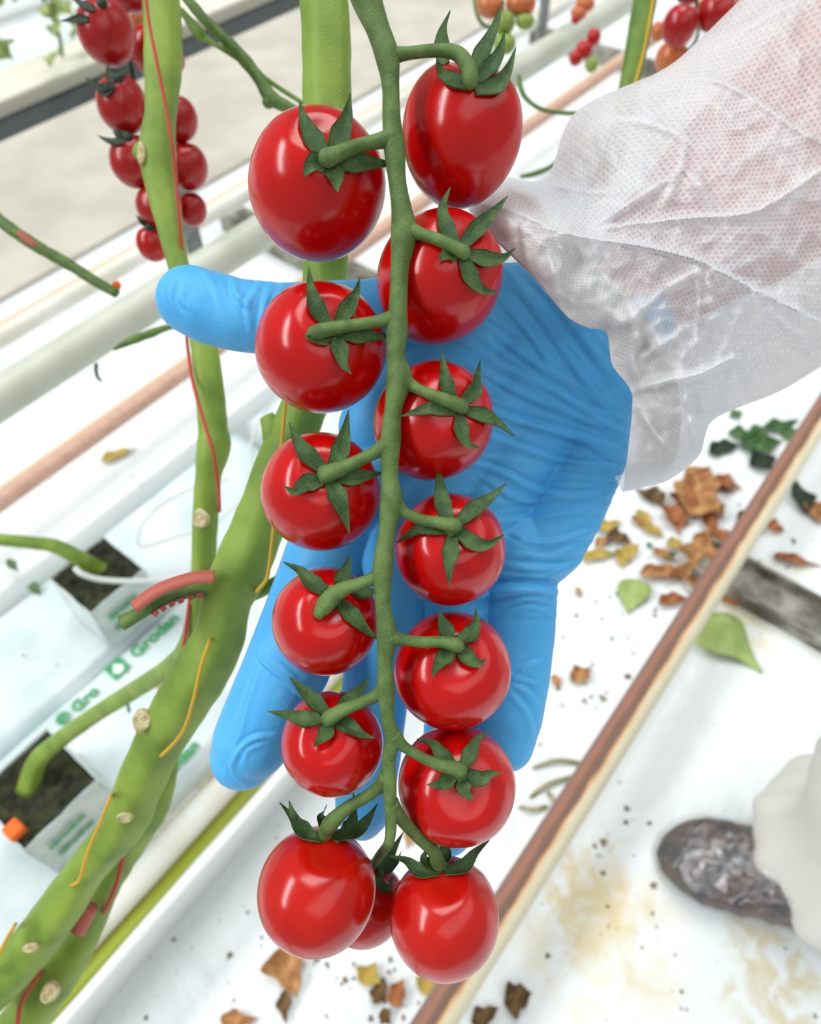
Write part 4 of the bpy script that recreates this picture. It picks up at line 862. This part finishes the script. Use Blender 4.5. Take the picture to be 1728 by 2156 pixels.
CRS = [([(1326,948),(1200,905),(1100,880),(1000,846)],.0011,9), ([(1315,1012),(1230,1036),(1150,1030),(1050,985),(960,958)],.0012,9), ([(1330,880),(1230,850),(1120,790),(1040,760)],.0006,9),
 ([(1322,975),(1210,970),(1110,940),(1020,905)],.0010,8), ([(1290,1052),(1200,1072),(1110,1086),(1040,1096)],.0009,8), ([(1250,1168),(1160,1190),(1060,1182)],.0010,9),
 ([(1270,1095),(1180,1130),(1090,1140)],.0007,8), ([(1195,1236),(1090,1228),(1010,1236),(900,1240)],.0028,14), ([(1175,1262),(1110,1255),(1040,1268)],.0012,8), ([(1170,1285),(1110,1272),(1050,1290)],.0007,7),
 ([(1090,570),(1160,640),(1235,740),(1290,830)],.0006,10), ([(1060,590),(1120,660),(1190,760),(1250,850)],.0006,9), ([(1050,640),(1110,710),(1160,790)],.0006,8), ([(1030,700),(1100,760),(1200,820)],.0007,9),
 ([(1145,1385),(1105,1400),(1065,1440)],.0007,8), ([(1140,1480),(1110,1450),(1080,1440)],.0006,8), ([(1130,1560),(1115,1500),(1075,1450)],.0006,8), ([(1150,1440),(1110,1430),(1080,1420)],.0004,6),
 ([(480,585),(492,625),(530,660)],.0010,9), ([(540,590),(515,640),(520,690)],.0009,8), ([(560,600),(548,650),(540,700)],.0007,8), ([(590,600),(572,640),(560,700)],.0007,8),
 ([(360,580),(350,620),(365,660)],.0005,8), ([(385,590),(375,630),(400,660)],.0005,8), ([(420,575),(440,600),(455,640)],.0005,8), ([(345,690),(420,740),(520,770)],.0004,12),
 ([(535,1330),(545,1390),(600,1440),(640,1475)],.0010,7), ([(545,1390),(515,1480),(490,1570),(465,1630)],.0007,7), ([(600,1540),(530,1550),(490,1590),(485,1630),(510,1655)],.0010,7), ([(560,1560),(520,1575),(505,1610)],.0007,6),
 ([(590,1190),(620,1200),(660,1190)],.0005,7), ([(570,1250),(600,1262),(650,1250)],.0005,7), ([(555,1300),(600,1310),(640,1300)],.0004,7), ([(640,1440),(600,1400),(560,1370)],.0005,8),
 ([(1040,880),(1120,905),(1220,935),(1310,985)],.0007,7), ([(1010,1010),(1090,1060),(1190,1055)],.0006,8), ([(1060,1120),(1130,1150),(1240,1130)],.0005,7), ([(1000,780),(1080,830),(1200,880),(1320,920)],.0008,9),
 ([(1185,1180),(1150,1205),(1060,1208)],.0008,7), ([(1220,1140),(1160,1165),(1090,1160)],.0006,7)]
for l, h, w in CRS: crease(l, h, w)
ang = np.arctan2(py-1010, 1460-px); rad_ = np.hypot(px-1460, py-1010)
for i in range(nv):
    if facing[i] < .02: continue
    c_ = Vector(co[i]*260); b_ = noise.noise(c_)*.00012+noise.noise(Vector(co[i]*70))*.0005
    if px[i] > 860 and py[i] < 1300:
        r_ = noise.noise(Vector((ang[i]*17, rad_[i]*.0045, .3))); r2 = noise.noise(Vector((ang[i]*42, rad_[i]*.007, 4.3)))
        b_ += (.0011*(1-abs(r_)*2.2)*.5+.00045*(1-abs(r2)*2)*.5)*min(1, (px[i]-860)/160)
    disp[i] += b_*facing[i]
co = co+no*disp[:, None]
g = obj('glove', (co, faces), 'glove', person); g['label'] = 'bright blue rubber glove with stretched creases'
print('glove verts', nv)

# forearm inside the sleeve
arm = []
arm += chain((1215,735,74,.300),(1300,640,104,.306),(1420,530,150,.318),(1560,420,192,.334),(1710,300,220,.354),(1900,140,230,.38),(2120,-40,230,.42))
V, Fs = join(*arm)
tmp = obj('tmp_arm', (V, Fs), 'skin', None, base=np.zeros(3)); m = tmp.modifiers.new('r', 'REMESH'); m.mode = 'VOXEL'; m.voxel_size = 0.003
m = tmp.modifiers.new('s', 'SMOOTH'); m.factor = .5; m.iterations = 8
dg = bpy.context.evaluated_depsgraph_get(); ev = tmp.evaluated_get(dg); me = ev.to_mesh(); c2 = np.array([v.co[:] for v in me.vertices]); f2 = [tuple(p.vertices) for p in me.polygons]; ev.to_mesh_clear(); bpy.data.objects.remove(tmp)
obj('body', (c2, f2), 'skin', person)['label'] = 'forearm showing pink through the thin sleeve'

# sleeve: loft of outlines with modelled folds
ROWS = [
 ([(985,440),(1035,495),(1085,542),(1125,580),(1160,622),(1200,668),(1240,688),(1278,695),(1284,735),(1290,770),(1330,820),(1333,860),(1325,930),(1311,1036)], .274, .026),
 ([(1000,405),(1070,470),(1130,540),(1190,600),(1260,650),(1320,690),(1350,750),(1370,830),(1372,930),(1362,1024)], .280, .038),
 ([(1060,374),(1160,470),(1250,560),(1350,660),(1410,760),(1430,880),(1412,1008)], .286, .046),
 ([(1150,372),(1250,440),(1350,550),(1440,680),(1490,800),(1472,958)], .292, .052),
 ([(1212,236),(1330,340),(1450,490),(1540,640),(1560,760),(1502,884)], .300, .058),
 ([(1392,148),(1480,270),(1580,430),(1660,590),(1680,700),(1640,824)], .312, .062),
 ([(1470,85),(1570,220),(1680,380),(1760,540),(1780,650),(1745,762)], .322, .065),
 ([(1570,-12),(1680,130),(1800,290),(1880,450),(1900,570),(1880,690)], .335, .068),
 ([(1720,-150),(1850,-10),(1980,150),(2060,300),(2090,430),(2070,560)], .355, .07),
 ([(1900,-330),(2050,-180),(2200,0),(2280,150),(2320,280),(2300,420)], .385, .072)]
NU, NS = 170, 250
base_rows = np.array([cr(r, NU) for r, _, _ in ROWS]); ks = np.linspace(0, len(ROWS)-1, NS)
def interp_rows(arr):
    m_ = len(arr); e = np.concatenate([[2*arr[0]-arr[1]], arr, [2*arr[-1]-arr[-2]]]); out = []
    for k in ks:
        i = min(int(k), m_-2); t_ = k-i; a, b, c, d = e[i], e[i+1], e[i+2], e[i+3]; out.append(.5*((2*b)+(c-a)*t_+(2*a-5*b+4*c-d)*t_*t_+(3*b-a-3*c+d)*t_**3))
    return np.array(out)
GP = interp_rows(base_rows); zm = np.interp(ks, range(len(ROWS)), [r[1] for r in ROWS]); hd = np.interp(ks, range(len(ROWS)), [r[2] for r in ROWS])
u = np.linspace(0, 1, NU); bul = np.sqrt(np.clip(1-(2*u-1)**2, 0, 1))**.8
xx, yy = GP[..., 0].copy(), GP[..., 1].copy(); lift = np.zeros(xx.shape); ply_ridge_white = np.zeros(xx.shape)
def fold(line, h, w, step=0.0, sw=10):
    global lift, ply_ridge_white
    d, s_, t_ = seg_dist(xx, yy, line); sd = d*s_; f = np.sin(np.pi*np.clip(t_, .03, .97))**.5
    lift += 1.5*h*np.exp(-(sd/w)**2)*f; ply_ridge_white += .85*np.exp(-(sd/(w*.55))**2)*f  # crease ridges whitened through opacity, painting in fold contrast; doubled cloth shares it
    if step:
        ply_ridge_white += .7*np.where(sd > 0, np.exp(-sd/38), 0)*f
        a = np.clip((sd+sw/2)/sw, 0, 1); a = a*a*(3-2*a); lift += 1.5*step*a*np.exp(-np.clip(sd, 0, None)/170)*f*np.exp(-(np.clip(d-sd*np.sign(sd), 0, None)/1e9))
# sign>0 is the lower side of a left-to-right line (nearer layer below the edge)
fold([(1000,425),(1080,440),(1130,462),(1180,484),(1260,500),(1340,512),(1420,530),(1480,548),(1560,592),(1640,632),(1760,690)], .002, 9, .010, 8)
fold([(1245,482),(1340,468),(1450,456),(1560,448),(1630,420),(1760,330)], .002, 8, .007, 8)
fold([(1388,160),(1460,163),(1520,170),(1600,215),(1680,270),(1760,310)], .0015, 9, .006, 9)
fold([(1245,478),(1300,445),(1370,400),(1440,352)], .0030, 9)
fold([(1440,350),(1475,395),(1500,450)], .0025, 8)
fold([(1060,378),(1140,385),(1200,395),(1255,402),(1290,398)], .001, 8, .005, 9)
fold([(1390,150),(1500,95),(1600,40),(1680,0)], .002, 12, .004, 12)
fold([(1330,822),(1400,800),(1470,785),(1540,750)], .0035, 10, .003, 10)
fold([(1540,735),(1560,790),(1580,840)], .002, 10)
fold([(1290,690),(1340,660),(1400,610),(1470,570)], .0025, 12)
fold([(1150,520),(1170,590),(1190,660)], .002, 9); fold([(1320,640),(1340,700),(1330,760),(1350,810)], .003, 12)
fold([(1345,760),(1400,720),(1430,700)], .0025, 11); fold([(1468,560),(1470,640),(1465,720)], .0012, 6)
fold([(1345,860),(1385,920),(1430,960)], .0025, 9); fold([(1440,800),(1450,880),(1470,960)], .003, 11)
fold([(1480,860),(1450,900),(1470,950)], .0025, 9); fold([(1580,600),(1640,680),(1728,740)], .0018, 14)
fold([(1400,430),(1430,350),(1440,300)], .002, 12); fold([(1240,260),(1330,250),(1420,280),(1490,330)], .0015, 10)
ply_ridge_white += .6*np.exp(-(ks/2.0)**2)[:, None]+.5*np.exp(-((u-1)/.12)**2)[None, :]+.4*np.exp(-(u/.08)**2)[None, :]
for i in range(NS):
    for j in range(NU):
        x, y = xx[i, j], yy[i, j]; v1 = Vector((x*.0075, y*.0075, .5)); v2 = Vector((x*.02, y*.02, 2.5)); v3 = Vector((x*.055, y*.055, 6.5))
        ply_ridge_white[i, j] += .9*max(0, .14-abs(noise.noise(v2)))/.14*.45+.5*max(0, .08-abs(noise.noise(v1)))/.08
        wz = (1.4 if y > 480+.25*(x-1150) else .8)*min(1, .35+ks[i]*.3)
        lift[i, j] += wz*(.0055*(.5-abs(noise.noise(v1)))+.0028*(.5-abs(noise.noise(v2)))*1.2+.0009*noise.noise(v3))
edge = np.minimum(1, np.minimum(u, 1-u)*14)[None, :]
zf = zm[:, None]-hd[:, None]*bul[None, :]-lift*edge
cuffin = np.clip(ks/1.2, 0, 1)[:, None]
Vf = np.array([[P(xx[i, j], yy[i, j], zf[i, j]) for j in range(NU)] for i in range(NS)])
nb = 60; ub = np.linspace(1, 0, nb)[1:-1]; Vb = []
for i in range(NS):
    A_, B_ = GP[i, 0], GP[i, -1]; row = []
    for q in ub:
        s_ = math.sqrt(1-(2*q-1)**2)**.9; xy = A_*(1-q)+B_*q
        row.append(P(xy[0], xy[1], zm[i]+hd[i]*s_*.9+.003*noise.noise(Vector((xy[0]*.01, xy[1]*.01, 9)))))
    Vb.append(row)
ring = NU+len(ub); Vv = np.concatenate([Vf, np.array(Vb)], axis=1).reshape(-1, 3)
Fs = [(i*ring+j, (i+1)*ring+j, (i+1)*ring+(j+1) % ring, i*ring+(j+1) % ring) for i in range(NS-1) for j in range(ring)]
sl = obj('sleeve', (Vv, Fs), 'nonwoven', person); sl['label'] = 'thin white nonwoven coverall sleeve, see-through with tiny dots'
LN = 62; lin = [(Vf[i]+(M3@np.array([0, 0, 1.]))*.0035).tolist() for i in range(3, LN)]
lo = obj('cuff_lining', (np.array(lin).reshape(-1, 3), [(i*NU+j, (i+1)*NU+j, (i+1)*NU+j+1, i*NU+j+1) for i in range(LN-4) for j in range(6, NU-8)]), 'coverall', person); lo['label'] = 'folded-in white cuff hem'
me = sl.data; uvl = me.uv_layers.new(name='UVMap')
SU = np.r_[np.linspace(0, 170, NU), np.linspace(170, 300, len(ub)+1)[1:]]; SV = ks/ks[-1]*190
lv = np.empty(len(me.loops), dtype=int); me.loops.foreach_get('vertex_index', lv)
uvs = np.c_[SU[lv % ring]*.42, SV[lv//ring]*.55]
uvl.data.foreach_set('uv', uvs.ravel())
pa = np.zeros((NS, ring)); pa[:, :NU] = np.clip(ply_ridge_white, 0, 1); at = me.attributes.new('ply_ridge_white', 'FLOAT', 'POINT'); at.data.foreach_set('value', pa.ravel())

# covered shoe and trouser leg
toe, heel = G(1392, 1785, .03), G(1392, 1785, .03)+np.array([.105, -.255, 0]); toe[2] = heel[2] = 0
dv = (heel-toe)/np.linalg.norm(heel-toe); sv = np.array([-dv[1], dv[0], 0])
V = []; ns_, nr_ = 44, 30
for i in range(ns_):
    t_ = i/(ns_-1); w = .056*(min(1, (t_/.22))**.42 if t_ < .22 else 1-.1*max(0, t_-.4)); hgt = .035+.045*min(1, t_/.5)+.04*max(0, t_-.45)
    hgt *= min(1, (t_/.12))**.5 if t_ < .12 else 1
    w = max(w, .002); hgt = max(hgt, .01)
    for k in range(nr_):
        a = 2*math.pi*k/nr_; c_, s_ = math.cos(a), math.sin(a); wr = .004*noise.noise(Vector((t_*14, k*.5, 2)))
        V.append(toe+dv*(.26*t_)+sv*((w+wr)*math.copysign(abs(c_)**.8, c_))+np.array([0, 0, max(.003, hgt/2+.004+(hgt/2+wr)*s_)]))
Fs = [(i*nr_+k, i*nr_+(k+1) % nr_, (i+1)*nr_+(k+1) % nr_, (i+1)*nr_+k) for i in range(ns_-1) for k in range(nr_)]+[tuple(range(nr_-1, -1, -1)), tuple((ns_-1)*nr_+k for k in range(nr_))]
sh = obj('shoe', (np.array(V), Fs), 'boot', person); sh['label'] = 'dark brown shoe toe'
def cover_mat():
    m = bpy.data.materials.new('clear_cover'); m.use_nodes = True; t = m.node_tree; b = t.nodes['Principled BSDF']; out = t.nodes['Material Output']
    b.inputs['Base Color'].default_value = srgb(225, 220, 222); b.inputs['Roughness'].default_value = .12; b.inputs['Specular IOR Level'].default_value = .8
    tcd = N(t, 'ShaderNodeTexCoord'); n = N(t, 'ShaderNodeTexNoise'); n.inputs['Scale'].default_value = 38; n.inputs['Detail'].default_value = 4; n.inputs['Distortion'].default_value = 2; t.links.new(tcd.outputs['Object'], n.inputs[0])
    bp = N(t, 'ShaderNodeBump'); bp.inputs['Distance'].default_value = .006; bp.inputs['Strength'].default_value = 1; t.links.new(n.outputs[0], bp.inputs['Height']); t.links.new(bp.outputs[0], b.inputs['Normal'])
    tp = N(t, 'ShaderNodeBsdfTransparent'); mx = N(t, 'ShaderNodeMixShader'); mx.inputs[0].default_value = .84; gl = N(t, 'ShaderNodeBsdfGlossy'); gl.inputs['Roughness'].default_value = .14; t.links.new(bp.outputs[0], gl.inputs['Normal']); t.links.new(gl.outputs[0], mx.inputs[1]); t.links.new(tp.outputs[0], mx.inputs[2]); t.links.new(mx.outputs[0], out.inputs[0])
    MATS['clear_cover'] = m
cover_mat()
Vc = []
for i in range(ns_):
    for k in range(nr_):
        p = np.array(V[i*nr_+k]); c_ = toe+dv*(.26*i/(ns_-1)); c_[2] = .03; d_ = p-c_; L = np.linalg.norm(d_)+1e-9; q_ = p+d_/L*(.004+.0035*abs(noise.noise(Vector((i*.35, k*.55, 5)))))-dv*(.006*(1-i/(ns_-1))); q_[2] = max(q_[2], .001); Vc.append(q_)
o = obj('shoe_cover', (np.array(Vc), Fs), 'clear_cover', sh, base=WL[sh.name]); o['label'] = 'clear crinkled plastic overshoe'
# trouser leg with gathered hem
V = []; nr_ = 96; LZ = [(.045,.105,(.010,.0)),(.05,.112,(.010,.0)),(.07,.122,(.008,0)),(.10,.118,(.012,0)),(.14,.104,(.016,0)),(.18,.108,(.02,0)),(.24,.112,(.02,.01)),(.32,.112,(.02,.02)),(.42,.11,(.02,.03)),(.55,.11,(.03,.03)),(.70,.115,(.04,.04)),(.84,.12,(.05,.05))]
lc = G(1836, 1800, .12); q = cr([(z_, r_, a, b) for z_, r_, (a, b) in LZ], 60)
for i, (z_, r_, a, b) in enumerate(q):
    for k in range(nr_):
        an = 2*math.pi*k/nr_; x_, y_ = math.cos(an), math.sin(an)
        w = 1+.16*noise.noise(Vector((x_*1.6, y_*1.6, z_*9)))+.05*noise.noise(Vector((x_*4, y_*4, z_*22)))+(.012*math.sin(k*1.3) if i < 8 else 0)
        V.append((lc[0]+a+r_*w*x_, lc[1]+b+r_*w*y_, z_))
Fs = [(i*nr_+k, i*nr_+(k+1) % nr_, (i+1)*nr_+(k+1) % nr_, (i+1)*nr_+k) for i in range(59) for k in range(nr_)]
o = obj('trouser_leg', (np.array(V), Fs), 'coverall', person); o['label'] = 'loose white coverall trouser leg with a gathered hem'
o.modifiers.new('thickness', 'SOLIDIFY').thickness = .001
print('objects', len(bpy.data.objects))
